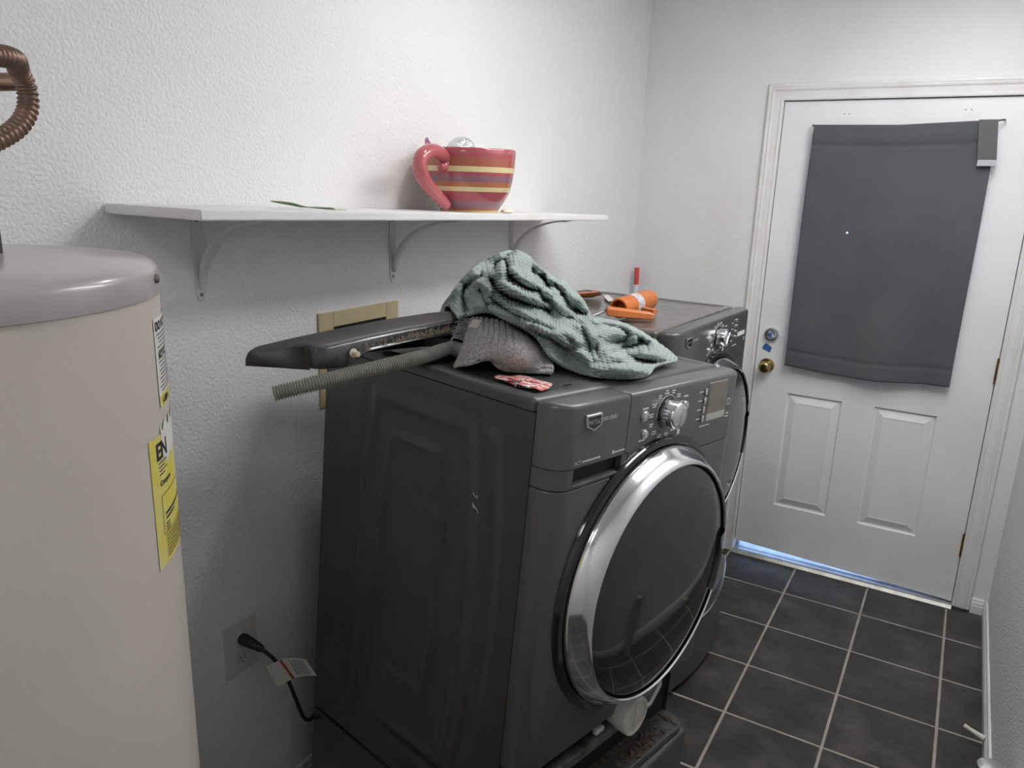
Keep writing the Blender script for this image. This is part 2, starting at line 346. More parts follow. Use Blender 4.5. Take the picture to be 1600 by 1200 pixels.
# front sheet as grid with holes for the window and recesses for panels
gx = sorted([DL, DR, wx0, wx1, P1[0], P1[1], P2[0], P2[1]]); gz = sorted([.022, DT, wz0, wz1, .272, .806])
def zb(x, z): return z+(.032*(DR-x)/(DR-DL) if abs(z-.022) < 1e-6 else 0)
vd = {}
def vv(x, z):
    k = (round(x, 4), round(z, 4))
    if k not in vd: vd[k] = m.verts.new((x, yF, zb(x, z)))
    return vd[k]
for i in range(len(gx)-1):
    for j in range(len(gz)-1):
        x0, x1, z0, z1 = gx[i], gx[i+1], gz[j], gz[j+1]; cx, cz = (x0+x1)/2, (z0+z1)/2
        if wx0 < cx < wx1 and wz0 < cz < wz1: continue
        if .272 < cz < .806 and (P1[0] < cx < P1[1] or P2[0] < cx < P2[1]): continue
        m.faces.new([vv(x0, z0), vv(x1, z0), vv(x1, z1), vv(x0, z1)])
ret = bmesh.ops.extrude_face_region(m, geom=list(m.faces))
for e in ret['geom']:
    if isinstance(e, bmesh.types.BMVert): e.co.y += th
bmesh.ops.recalc_face_normals(m, faces=list(m.faces))
MB().bm(m).build('door_slab', M['door'], door)
for (x0, x1, z0, z1) in (P1, P2):
    z1 = .806; mb = MB(); vs = []; steps = [(0, .004), (.004, .009), (.010, .010), (.016, .008), (.040, .000), (.046, .0012)]
    for (ins, dep) in steps:
        vs += [(x0+ins, yF+dep-.004, z0+ins), (x1-ins, yF+dep-.004, z0+ins), (x1-ins, yF+dep-.004, z1-ins), (x0+ins, yF+dep-.004, z1-ins)]
    vs = [(x, y+.0035 if k < 4 else y+.0035, z) for k, (x, y, z) in enumerate(vs)]
    fs = []
    for s in range(len(steps)-1):
        for k in range(4): fs.append((s*4+k, s*4+(k+1) % 4, s*4+4+(k+1) % 4, s*4+4+k))
    n = len(vs); fs.append((n-4, n-3, n-2, n-1)); vs += [(x0, yF+.03, z0), (x1, yF+.03, z0), (x1, yF+.03, z1), (x0, yF+.03, z1)]
    for k in range(4): fs.append((k, (k+1) % 4, n+(k+1) % 4, n+k))
    fs.append((n, n+1, n+2, n+3)); fixn(mb.add(vs, fs).build('panel', M['door'], door))
mb = MB(); fw = .03
for a, b in (((wx0-fw, wz0-fw), (wx0, wz1+fw)), ((wx1, wz0-fw), (wx1+fw, wz1+fw)), ((wx0, wz0-fw), (wx1, wz0)), ((wx0, wz1), (wx1, wz1+fw))):
    mb.box((a[0], yF-.010, a[1]), (b[0], yF+.001, b[1]), .003)
wf = mb.build('window_frame', M['door'], door)
MB().box((wx0-.001, yF+.018, wz0-.001), (wx1+.001, yF+.024, wz1+.001)).build('pane', M['glass'], wf)
for zc in (1.023, .283, 1.80):
    h = MB(); lo = zc-.051
    h.box((DR-.001, yF-.0005, lo), (DR+.003, yF+.02, lo+.102)); hg = h.build('hinge', M['brass'], door)
    for k in range(5): MB().cyl((DR+.001, yF-.007, lo+k*.0204+.0006), (DR+.001, yF-.007, lo+(k+1)*.0204-.0006), .0062, 12).build('knuckle', M['brass'], hg, smooth=True)
kx, kz = .668, .918
kn = MB().lathe([(0, -.062), (.012, -.063), (.020, -.060), (.0265, -.052), (.028, -.044), (.024, -.034), (.014, -.026), (.013, -.012), (.030, -.008), (.033, 0), (0, 0)][::-1], (kx, yF, kz), (0, 1, 0), 32).build('door_knob', M['brass'], door, smooth=True)
MB().cyl((kx, yF-.0615, kz), (kx, yF-.0665, kz), .0085, 16).build('thumb_turn', M['brass'], kn, smooth=True)
bx, bz = .674, 1.060
db = MB().lathe([(0, -.012), (.017, -.013), (.020, -.016), (.028, -.015), (.0325, -.004), (.033, 0), (0, 0)][::-1], (bx, yF, bz), (0, 1, 0), 32).build('deadbolt', M['chrome_sat'], door, smooth=True)
MB().box((-.016, -.018, -.004), (.016, 0, .004), .002, M=Matrix.Translation((bx, yF-.012, bz)) @ Matrix.Rotation(math.radians(55), 4, 'Y')).build('thumb_turn', M['chrome_sat'], db)
tb = MB().box((bx-.005, yF-.0325, bz-.011), (bx+.005, yF-.0308, bz+.012)).build('tape_scrap', M['tape'], db)
for hx_, hz_ in ((1319, 178), (1327, 178), (1509, 171), (1518, 171)):
    hp0 = at(hx_, hz_, 'y', yF); MB().lathe([(.0022, -.0004), (0, -.0005)], hp0, (0, 1, 0), 10).build('screw_hole', M['gap'], door)
# tape scrap on the door
mb = MB(); mb.prism([(-.017, .003), (-.007, .019), (.004, .012), (.017, .004), (.012, -.018), (.001, -.012), (-.017, -.006)], 0, .0012)
mb.tf(lambda p: (.661+p.x*1.15, yF-.0003-p.z, .997+p.y*1.15)); tag(fixn(mb.build('tape_scrap', M['tape'])), 'torn scrap of blue masking tape stuck between the door locks', 'tape')
# curtain
cur = thing('curtain', 'charcoal blackout curtain panel over the door window', 'curtain', (1.065, -.02, .93))
def cur_pt(u, v):
    x = .749+(1.386-.749)*u; zt = 1.935+.013*u-.010*math.sin(PI*u); zb_ = .940-.016*math.sin(PI*min(u*1.15, 1))+.0*u
    z = zt+(zb_-zt)*v
    y = -.032-.009*math.sin(u*9+v*2.5)*v-.006*math.sin(u*17-v*3+1)*v*(1-.4*v)-.008*v-.003*noise.noise(V((u*6, v*8, 1)))
    if v < .075: y -= .004*math.sin(PI*v/.075)
    if abs(v-.077) < .008 or abs(v-.93) < .006: y += .0025
    return V((x+.004*math.sin(v*5)*(u-.5), y, z))
mb = MB(); nu, nv = 90, 140; mb.grid(nu, nv, cur_pt)
hx, hz = 1325, 364
hp = at(hx, hz, 'y', -.035)
cell = min(range(len(mb.f)), key=lambda k: ((sum((mb.v[i] for i in mb.f[k]), V((0, 0, 0)))/4)-hp).length)
fc = mb.f.pop(cell)
co = mb.build('panel', M['curtain'], cur, smooth=True); sm = co.modifiers.new('thick', 'SOLIDIFY'); sm.thickness = .0015
mb = MB(); mb.tube([(.742, -.006, 1.936), (.743, -.026, 1.936), (.75, -.031, 1.935), (1.06, -.031, 1.932), (1.385, -.031, 1.947), (1.405, -.028, 1.950), (1.407, -.006, 1.950)], .0035, 8); mb.build('curtain_rod', M['strap'], cur, smooth=True)
mb = MB(); mb.plate(6, 20, lambda u, v: V((1.324+.061*u+.017*v, -.043-.004*math.sin(v*3)-.006*v, 1.950-.142*v)), lambda u, v: (0, .002, 0)); st = mb.build('tie_strap', M['strap'], cur, smooth=True)
MB().box((1.342, -.0555, 1.786), (1.401, -.0505, 1.808), .001).build('velcro_tab', M['velcro'], st)

# ------------------------------------------------------------------ ceiling lamp (off frame, lights the room), added fill panels
lamp = thing('ceiling_light', 'round flush ceiling lamp above the washer', 'lamp', (LAMP_POS.x, LAMP_POS.y, ZC))
MB().lathe([(0, 0), (.06, 0), (.06, -.02), (.095, -.055), (.095, -.078), (.086, -.080)], (LAMP_POS.x, LAMP_POS.y, ZC), (0, 0, 1), 32).build('base', M['white_metal'], lamp, smooth=True)
MB().lathe([(.086, -.079), (.083, -.088), (.070, -.097), (.045, -.104), (.02, -.107), (0, -.1075)], (LAMP_POS.x, LAMP_POS.y, ZC), (0, 0, 1), 32).build('diffuser', M['glow'], lamp, smooth=True)
def fill_panel(x0, x1, y0, y1, mat, label):  # unseen glowing panels, added only for soft fill light
    o = thing('ceiling_light', label, 'lamp', ((x0+x1)/2, (y0+y1)/2, ZC))
    MB().box((x0-.02, y0-.02, ZC-.03), (x1+.02, y1+.02, ZC), .004).build('frame', M['white_metal'], o)
    MB().box((x0, y0, ZC-.033), (x1, y1, ZC-.0305)).build('diffuser', mat, o)
fill_panel(.62, 1.08, -4.13, -3.67, M['glow2'], 'added square fill panel on the ceiling at the near end of the room')  # added fill source behind the camera, not a known fixture
fill_panel(1.20, 1.50, -1.9, -.6, M['glow3'], 'added long fill panel on the ceiling above the tiled walkway')  # added fill source, lifts the wall under the shelf and the door

# ------------------------------------------------------------------ washer and dryer
W, H = .686, .965
def Rz(a): return Matrix.Rotation(a, 4, 'Z')
def pose(o, yaw, b, c): return Matrix.Translation(V(o)) @ Matrix.Rotation(yaw, 4, 'Z') @ Matrix.Rotation(b, 4, 'X') @ Matrix.Rotation(c, 4, 'Y')
PW = pose((.82026, -2.33353, 1.30094), -.20098, -.06153, .02711)
PDr = pose((.686, -1.344, 1.262), -.06, 0, 0)
BASE = Matrix.Translation((-.35, W/2, -H))
CY, CZ, CRAD = W/2, -.413, .286
def arc2(cx, cy, r, a0, a1, n=6): return [(cx+r*math.cos(a0+(a1-a0)*k/n), cy+r*math.sin(a0+(a1-a0)*k/n)) for k in range(n+1)]
def front_poly(y0, y1, xb, near=True, far=True, r=.045):
    # plan outline, front bulging slightly
    p = [(xb, y0)]
    if near: p += arc2(-r, y0+r, r, -PI/2, 0)
    else: p += [(0, y0)]
    if far: p += arc2(-r, y1-r, r, 0, PI/2)
    else: p += [(0, y1)]
    p += [(xb, y1)]; return p
def emboss(u, v):
    # u = depth from front (m), v = height below top (m)
    def ridge(cx, cz, hx, hz, bul, w, amp):
        bx = hx*(1-bul*((v-cz)/hz)**2) if abs(v-cz) < hz*1.3 else hx*.5
        d = max(abs(u-cx)-bx, abs(v-cz)-hz)
        return amp*math.exp(-(d/w)**2)
    s = 0
    s += ridge(.36, .47, .17, .375, .18, .012, .0065)
    s -= ridge(.36, .47, .195, .405, .15, .012, .004)
    s += ridge(.37, .44, .095, .27, .22, .010, .0055)
    e = abs(u-.125-.05*((v-.42)/.45)**2)
    if .08 < v < .88: s += .006*math.exp(-(e/.011)**2)
    return s
def make_machine(root, P, is_washer):
    X = lambda p: P @ V(p)
    B = lambda mb, n, mat, par=root, sm=True, a=35: mb.tf(X).build(n, mat, par, smooth=sm, auto=a)
    D = .69
    # dark core
    mb = MB(); mb.box((-D+.01, .006, -.955), (-.075, W-.006, -.030)); mb.box((-.08, .030, -.70), (-.014, W-.030, -.006)); B(mb, 'inner_frame', M['gap'], sm=False)
    # side panels
    mb = MB()
    def side(u, v):
        dx = .062+(D-.062)*u; dz = .026+(.955-.026)*v; k = min(u, 1-u, v, 1-v)*12
        return V((-dx, -emboss(dx, dz)*min(1, max(k, 0)) if is_washer else 0, -dz))
    mb.plate(80, 110, side, lambda u, v: (0, .005, 0)) if is_washer else mb.plate(4, 4, side, lambda u, v: (0, .005, 0))
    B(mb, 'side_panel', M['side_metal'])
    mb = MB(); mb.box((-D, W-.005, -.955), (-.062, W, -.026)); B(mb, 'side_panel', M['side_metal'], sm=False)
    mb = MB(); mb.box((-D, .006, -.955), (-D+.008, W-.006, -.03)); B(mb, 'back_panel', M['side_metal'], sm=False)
    # lid with rounded rails and slightly sunken centre
    m = bmesh.new(); bmesh.ops.create_cube(m, size=1)
    for v in m.verts: v.co = V((v.co.x*(D-.066)-(D+.066)/2, v.co.y*W+W/2, v.co.z*.024-.012))
    bmesh.ops.bevel(m, geom=[e for e in m.edges if all(v.co.z > -.001 for v in e.verts)]+[e for e in m.edges if abs(e.verts[0].co.z-e.verts[1].co.z) > .01], offset=.011, segments=4, affect='EDGES', profile=.5)
    top = max(m.faces, key=lambda f: f.calc_center_median().z*10+f.calc_area())
    r_ = bmesh.ops.inset_region(m, faces=[top], thickness=.022, depth=0); r2 = bmesh.ops.inset_region(m, faces=[top], thickness=.008, depth=-.004)
    B(MB().bm(m), 'top_lid', M['lid'] if is_washer else M['dryer_lid'])
    # front lower panel
    zb0 = -.745 if is_washer else -.955
    mb = MB(); mb.prism(front_poly(0, W, -.060), zb0, -.161, bt=.004); B(mb, 'front_panel', M['dark_metal'])
    if is_washer:
        # detergent drawer (near part of the console) with handle recess
        ys = .206
        mb = MB(); mb.prism(front_poly(0, ys, -.060, True, False), -.120, 0, bt=.010); B(mb, 'drawer_front', M['console'])
        mb = MB(); y0, y1, z0, z1 = .046, .199, -.151, -.122
        mb.prism(front_poly(0, y0, -.060, True, False), -.159, -.1215); mb.prism([(-.06, y0), (-.024, y0), (-.024, y1), (-.06, y1)], z0, -.1215)
        mb.prism([(-.06, y0), (0, y0), (0, y1), (-.06, y1)], -.159, z0); mb.prism([(-.06, y1), (0, y1), (0, ys+.012), (-.06, ys+.012)], -.159, -.1215)
        tr = B(mb, 'drawer_handle', M['console'])
        mb = MB(); mb.box((-.0235, y0+.001, z0+.001), (-.0225, y1-.001, z1-.0005)); B(mb, 'recess', M['black_gloss'], tr, False)
        mb = MB(); mb.box((-.004, y0-.002, z0-.0045), (.0025, y1+.002, z0), .0012); B(mb, 'lip', M['metal_dirty'], tr)
        mb = MB(); mb.prism([(-.06, .2085)]+[(0, .2085)]+front_poly(0, W, -.06, False, True)[2:], -.120, 0, bt=.010); mb.prism([(-.06, .2205), (0, .2205)]+front_poly(0, W, -.06, False, True)[2:], -.159, -.1205); con = B(mb, 'control_console', M['console'])
    else:
        mb = MB(); mb.prism(front_poly(0, W, -.060), -.159, 0, bt=.010); con = B(mb, 'control_console', M['dark_metal'])
    # badge
    def shield(s): return [(.060+s, -.0215-s), (.107-s, -.0215-s), (.1105-s, -.044+s*.6), (.086, -.0535+s), (.0635+s, -.044+s*.6)]
    mb = MB(); mb.prism(shield(0), .0, .006, bt=.0015); mb.tf(lambda p: (p.z, p.x, p.y)); bd = B(mb, 'badge', M['chrome_sat'])
    mb = MB(); mb.prism(shield(.0035), .0055, .0064); mb.tf(lambda p: (p.z, p.x, p.y)); B(mb, 'badge_field', M['black_gloss'], bd, False)
    B(text_mb('MAYTAG', .0098, lambda x, y: (.0068, .0852+x, -.0405+y*1.35), align='CENTER'), 'badge_lettering', M['chrome_sat'], bd, False)
    B(text_mb('2000 SERIES', .0098, lambda x, y: (.0008, .1155+x, -.0405+y*1.1)), 'lettering', M['white_print'], con if not is_washer else root, False)
    if is_washer:
        B(text_mb('ACT', .0105, lambda x, y: (.0006, .045+x, -.1135+y)), 'lettering', M['white_print'], root, False)
        mb = MB()
        for k in range(9): mb.box((.0002, .069+k*.0063, -.1122), (.0006, .0738+k*.0063, -.1088))
        mb.box((.0002, .163, -.1125), (.0006, .1685, -.1055))
        for k in range(6): mb.box((.0002, .170+k*.0062, -.1115), (.0006, .1748+k*.0062, -.1085))
        B(mb, 'printed_marks', M['white_print'], root, False)['kind'] = 'stuff'
    # dial
    mb = MB(); mb.lathe([(.031, 0), (.0325, .002), (.031, .004), (0, .004)], X((0, .346, -.056)), P.to_3x3() @ V((1, 0, 0)), 40)
    dk = mb.build('dial', M['black_gloss'], root, smooth=True)
    MB().lathe([(.0285, .003), (.0285, .028), (.027, .032), (.0245, .0340), (0, .0346)], X((0, .346, -.056)), P.to_3x3() @ V((1, 0, 0)), 48).build('knob', M['chrome'], dk, smooth=True)
    mb = MB(); mb.box((-.001, -.021, -.0010), (.0014, .021, .0010), .0005, M=P @ Matrix.Translation((.0350, .346, -.056)) @ Matrix.Rotation(math.radians(52), 4, 'X')); mb.build('pointer', M['chrome'], dk)
    # printed cycle marks round the dial
    mb = MB(); rnd = random.Random(3)
    mb.tube([(.0006, .346+.037*math.cos(a), -.056+.037*math.sin(a)) for a in [math.radians(40+6*k) for k in range(26)]], .0006, 6)
    for k in range(13):
        a = math.radians(20+k*26)
        for q in range(2):
            yy = .346+.056*math.cos(a)*1.05; zz = -.056+.047*math.sin(a)-q*.005
            if zz > -.008 or zz < -.135: continue
            L_ = rnd.uniform(.005, .009); mb.box((.0002, yy-L_, zz-.0013), (.0007, yy+L_, zz+.0013))
    for k in range(4): mb.box((.0002, .478, -.031-.0205*k), (.0007, .496, -.0285-.0205*k))
    mb.box((.0002, .500, -.112), (.0007, .545, -.1098)); mb.box((.0002, .620, -.098), (.0007, .634, -.095)); mb.box((.0002, .620, -.105), (.0007, .634, -.102)); mb.box((.0002, .252, -.0385), (.0007, .273, -.035)); mb.box((.0002, .252, -.104), (.0007, .275, -.101)); mb.box((.0002, .402, -.112), (.0007, .412, -.098)); mb.box((.0002, .410, -.032), (.0007, .428, -.028)); mb.box((.0002, .412, -.083), (.0007, .424, -.075))
    B(mb, 'cycle_marks', M['white_print'], con, False)['kind'] = 'stuff'
    ax = P.to_3x3() @ V((1, 0, 0))
    for (yy, zz, rr) in [(.262, -.052, .0095), (.4195, -.051, .0092), (.400, -.0885, .0075), (.270, -.090, .0078)]:
        MB().lathe([(rr+.002, 0), (rr+.002, .002), (rr, .0025), (rr, .005), (rr*.7, .0062), (0, .0065)], X((0, yy, zz)), ax, 24).build('button', M['chrome_sat'], con, smooth=True)
    if is_washer:
        q = [(.517, -.012), (.606, -.012), (.612, -.102), (.522, -.102)]
        mb = MB(); mb.prism(q, 0, .0012); mb.tf(lambda p: (p.z, p.x, p.y)); dsp = B(mb, 'display_bezel', M['chrome_sat'], con, False)
        q2 = [(.5205, -.0145), (.6035, -.0145), (.6075, -.084), (.5235, -.084)]
        mb = MB(); mb.prism(q2, .0011, .0022); mb.tf(lambda p: (p.z, p.x, p.y)); B(mb, 'display', M['display'], dsp, False)
        mb = MB(); mb.prism([(.5237, -.0848), (.6077, -.0848), (.609, -.0995), (.5245, -.0995)], .0011, .0022); mb.tf(lambda p: (p.z, p.x, p.y)); B(mb, 'display_foot', M['display_pale'], dsp, False)
        for k in range(4):
            mb = MB(); mb.box((0, .500, -.038-.0207*k), (.005, .508, -.0225-.0207*k), .002); B(mb, 'button', M['chrome_sat'], con)
        MB().lathe([(.0085, .0003), (.0085, .0007), (.0065, .0008), (.0065, .0003)], X((0, .626, -.068)), ax, 24).build('emblem', M['white_print'], con)
    else:
        mb = MB(); mb.box((0, .55, -.085), (.001, .625, -.070)); B(mb, 'printed_plate', M['white_print'], con, False)
        for k in range(4): MB().lathe([(.0065, 0), (.0065, .004), (0, .0048)], X((0, .530, -.025-.019*k)), ax, 16).build('button', M['chrome_sat'], con, smooth=True)
    # round door
    c0 = X((0, CY, CZ))
    dr = MB().lathe([(.306, -.004), (.306, .004), (.301, .011), (.292, .013), (.288, .010)], c0, ax, 96).build('door', M['black_gloss'], root, smooth=True)
    MB().lathe([(.286, .006), (.287, .018), (.285, .024), (.267, .050), (.262, .056), (.258, .0575), (.2555, .054)], c0, ax, 96).build('chrome_ring', M['chrome'], dr, smooth=True)
    MB().lathe([(.2556, .048), (.242, .055), (.20, .0635), (.15, .0685), (.09, .071), (.04, .072), (0, .0722)], c0, ax, 96).build('door_glass', M['glass_door'], dr, smooth=True)
    MB().lathe([(.220, .060), (.222, .066), (.242, .063), (.2565, .058), (.2565, .05)], c0, ax, 24, a0=math.radians(-112), a1=math.radians(-78), ref=P.to_3x3() @ V((0, 0, 1))).build('door_handle', M['black_gloss'], dr, smooth=True)
washer = thing('washing_machine', 'dark grey front-loading washer with silver dial and missing kick panel, cloths on top', 'washer', PW @ BASE)
make_machine(washer, PW, True)
dryer = thing('clothes_dryer', 'dark grey front-loading dryer behind the washer, beside the door', 'dryer', PDr @ BASE)
make_machine(dryer, PDr, False)
# washer service bay (kick panel removed)
X = lambda p: PW @ V(p); axw = PW.to_3x3() @ V((1, 0, 0))
def WB(mb, n, mat, par=washer, sm=True): return mb.tf(X).build(n, mat, par, smooth=sm)
MB_ = MB(); MB_.box((-.074, .010, -.955), (-.070, W-.010, -.745)); WB(MB_, 'service_bay', M['gap'], sm=False)
mb = MB(); mb.box((-.020, .004, -.800), (.004, .43, -.775), .003); mb.box((-.03, .004, -.790), (.0, .43, -.783)); WB(mb, 'base_rail', M['metal_dirty'])
mb = MB(); mb.box((-.06, .0, -.955), (.0, .02, -.745), .004); WB(mb, 'base_frame', M['side_metal'])
mb = MB(); mb.prism(front_poly(.004, W-.004, -.075, True, True, .035), -.965, -.950, bt=.003); WB(mb, 'base_pan', M['dark_metal'])
mb = MB(); mb.tube([(-.01, .505, -.722), (.0, .495, -.755), (.003, .455, -.785), (.003, .41, -.789)], .009, 8); mb.box((-.02, .44, -.80), (-.012, .52, -.74)); WB(mb, 'bracket', M['steel'])
ft = MB().lathe([(.036, -.075), (.040, -.03), (.044, -.028), (.046, .018), (.044, .022), (.039, .022), (.039, .018), (0, .018)], X((.012, .348, -.754)), axw, 40).build('pump_filter', M['white_plastic'], washer, smooth=True)
mb = MB(); mb.box((.026, .342, -.784), (.034, .354, -.720), .002, M=Matrix.Identity(4)); WB(mb, 'grip', M['white_plastic'], ft)
mb = MB(); mb.tube([(-.03, .40, -.725), (-.01, .415, -.74), (-.005, .41, -.765)], .008, 8); WB(mb, 'drain_tube', M['cream_plastic'])
mb = MB(); mb.box((-.012, .245, -.772), (.0, .275, -.760), .002); WB(mb, 'clip', M['white_plastic'])
# white scratches on the washer flank
mb = MB()
for a, b, w in [((735, 757), (737, 768), .0012), ((739, 770), (744, 778), .0012), ((738, 786), (748, 802), .0016), ((736, 788), (742, 795), .0014), ((745, 774), (746, 780), .0012)]:
    n = PW.to_3x3() @ V((0, -1, 0)); P0 = X((0, -.0035, 0)); p, q = on_plane(*a, P0, n), on_plane(*b, P0, n); t = (q-p).normalized().cross(n)*w; mb.add([p-t, q-t*.4, q+t*.4, p+t], [(0, 1, 2, 3)])
mb.build('scratch', M['white_plastic'], washer)
# pedestals
def pedestal(P, label, bow_amt, handle):
    h = .282; root = thing('pedestal', label, 'pedestal', P @ Matrix.Translation((-.35, W/2, -H-h))); z1 = -H-.001; z0 = -H-h
    MB().box((-.69, .0, z0), (-.03, W, z1), .004).tf(lambda p: P @ p).build('body', M['side_metal'], root, smooth=True)
    n = 16; bow = lambda t: bow_amt*math.sin(PI*t)**.8+.004
    pl = [(-.028, .003)]+[(bow(k/n), .003+(W-.006)*k/n) for k in range(n+1)]+[(-.028, W-.003)]
    df = MB().prism(pl, z0+.012, z1-.004, bt=.010).tf(lambda p: P @ p).build('drawer_front', M['dark_metal'], root, smooth=True, auto=50)
    if handle: MB().tube([P @ V((bow(k/n)+.001, .01+(W-.02)*k/n, z1-.016-.05*math.sin(PI*k/n)**1.2)) for k in range(n+1)], .004, 8).build('handle_strip', M['chrome'], df, smooth=True)
    for fx in (-.08, -.62):
        for fy in (.06, W-.06):
            p = P @ V((fx, fy, z0))
            if p.z > .004: MB().lathe([(0, 0), (.024, 0), (.024, .006), (.012, .008), (.012, p.z+.004), (0, p.z+.004)], (p.x, p.y, 0), (0, 0, 1), 16).build('foot', M['foot'], root, smooth=True)
    return root
ped = pedestal(PW, 'dark flat-fronted pedestal under the washer', .012, False)
ped2 = pedestal(PDr, 'dark bow-fronted pedestal under the dryer with chrome strip', .062, True)
mb = MB(); rnd = random.Random(5)
for k in range(260):
    x, y = rnd.uniform(-.068, -.006), min(max(rnd.gauss(.48, .16), .05), .65); s = rnd.uniform(.0015, .0045)*(1 if k % 9 else 1.8)
    Mx = PW @ Matrix.Translation((x, y, -.950+s*.3)) @ Matrix.Rotation(rnd.uniform(0, 3), 4, 'Z') @ Matrix.Rotation(rnd.uniform(-.6, .6), 4, 'X')
    mb.box((-s, -s*rnd.uniform(.4, 1), -s*.35), (s, s*.6, s*.35), M=Mx)
o = mb.build('debris', M['debris'], washer); o['kind'] = 'stuff'

# ------------------------------------------------------------------ things on the washer top
WN = PW.to_3x3() @ V((0, 0, 1))
def onW(px, py, h): return on_plane(px, py, PW @ V((0, 0, h)), WN)
def wl(x, y, z): return PW @ V((x, y, z))
# removed kick panel
kp = thing('kick_panel', 'removed dark bowed kick panel lying across the back of the washer top', 'panel', wl(-.45, .05, .0))
def ptop(y):   # height of the arch
    pts = [(-.315, .030), (-.28, .037), (-.21, .047), (-.12, .058), (.0, .071), (.12, .080), (.22, .083), (.30, .078), (.37, .062)]
    for (a, za), (b, zb_) in zip(pts, pts[1:]):
        if y <= b: return za+(zb_-za)*max(0, (y-a)/(b-a))
    return pts[-1][1]
yn0, yn1 = -.318, .37
def panel_sec(t):
    y = yn0+(yn1-yn0)*t; z = ptop(y); e = min(1, (t*.69)/.03)**.5 if t < .05 else 1
    return y, z, e
mb = MB(); NS = 60; sec = []
for k in range(NS+1):
    y, z, e = panel_sec(k/NS); z1 = .001+(z-.001)*(.93+.07*e); xo = -.505+.02*(1-e); xi = -.402-.02*(1-e)
    yi = y+.088*(1-k/NS)**2
    sec.append([wl(xo, y, .001), wl(xo, y, z1-.014), wl(xo+.006, y, z1-.004), wl(xo+.018, y, z1), wl((xo+xi)/2, (y+yi)/2, z1+.002), wl(xi-.014, yi, ptop(yi)), wl(xi-.004, yi, ptop(yi)-.004)])
c0_ = wl(-.485, yn0, .001); c1_ = wl(-.412, -.232, .001); cap_ = [c0_+(c1_-c0_)*(k/6) for k in range(7)]
mb.add(sec[0]+cap_, [(k, k+1, 7+k+1, 7+k) for k in range(6)])
n = len(sec[0]); mb.add([p for s in sec for p in s], [(i*n+k, i*n+k+1, (i+1)*n+k+1, (i+1)*n+k) for i in range(NS) for k in range(n-1)])
o = weld(mb.build('outer_shell', M['panel'], kp, smooth=True, auto=60)); s_ = o.modifiers.new('t', 'SOLIDIFY'); s_.thickness = .003; s_.offset = -1
mb = MB(); sec = []
for k in range(NS+1):
    y, z, e = panel_sec(k/NS); xi = -.402-.02*(1-e); y = y+.088*(1-k/NS)**2; z1 = ptop(y)
    q = min(1, max(0, (y+.165)/.05)); q = q*q*(3-2*q)
    lowz = .002+(z1-.026-.002)*q
    sec.append([wl(xi-.004, y, z1-.004), wl(xi, y, z1-.009), wl(xi+.001, y, (z1-.009)*.5+lowz*.5), wl(xi+.002, y, lowz+.002), wl(xi+.010*q, y, lowz)])
n = len(sec[0]); mb.add([p for s in sec for p in s], [(i*n+k, i*n+k+1, (i+1)*n+k+1, (i+1)*n+k) for i in range(NS) for k in range(n-1)])
o = fixn(mb.build('inner_flange', M['panel_in'], kp, smooth=True, auto=60)); s_ = o.modifiers.new('t', 'SOLIDIFY'); s_.thickness = .003; s_.offset = -1
cp = wl(-.400, -.165, .032); nx = PW.to_3x3() @ V((1, 0, 0))
cpos = on_plane(551, 551, wl(-.400, 0, 0), nx)
MB().lathe([(0, 0), (.0085, .001), (.0085, .0035), (.004, .0045), (.0035, .012), (.0055, .013), (.005, .018), (0, .0185)], cpos, nx, 20).build('plastic_clip', M['cream_plastic'], kp, smooth=True)
mb = MB(); rnd = random.Random(11)
for k in range(420):
    y = min(max(rnd.gauss(.05, .075), -.12), .22); z = ptop(y); base = wl(-.3995+rnd.uniform(0, .004), y, z-.026+abs(rnd.gauss(0, .006))); p = base; path = [p]
    for q in range(3):
        p = p+(PW.to_3x3() @ V((rnd.uniform(-.0005, .002), rnd.uniform(-.004, .004), rnd.uniform(-.001, .0035)))); path.append(p)
    mb.tube(path, .0004, 3, caps=False)
o = mb.build('lint', M['lint'], kp); o['kind'] = 'stuff'
# drain hose
hs = thing('drain_hose', 'grey corrugated drain hose resting over the washer edge', 'hose', wl(-.33, -.12, .0))
path = crom([onW(428, 615, -.034), onW(500, 597, -.014), onW(580, 577, .004), onW(660, 557, .019), wl(-.382, .075, .022), wl(-.396, .110, .022)], 70)
# resample evenly
def even(path, step):
    out = [path[0]]; acc = 0
    for a, b in zip(path, path[1:]):
        L_ = (b-a).length; acc += L_
        while acc >= step: acc -= step; out.append(b+(a-b)*(acc/L_ if L_ else 0))
    return out
ev = even(path, .00085)
MB().tube(ev, lambda i: .0128+.0019*math.sin(i*2*PI/6), 20, caps=False).build('corrugated_tube', M['hose'], hs, smooth=True, auto=60)
MB().tube(ev[3:8], .0100, 16).build('bore', M['gap'], hs)
MB().tube(crom([wl(-.488, .128, .020), wl(-.47, .123, .020), wl(-.45, .118, .020), wl(-.375, .105, .020), wl(-.31, .10, .020)], 12), .0165, 20).build('smooth_tube', M['hose_smooth'], hs, smooth=True)
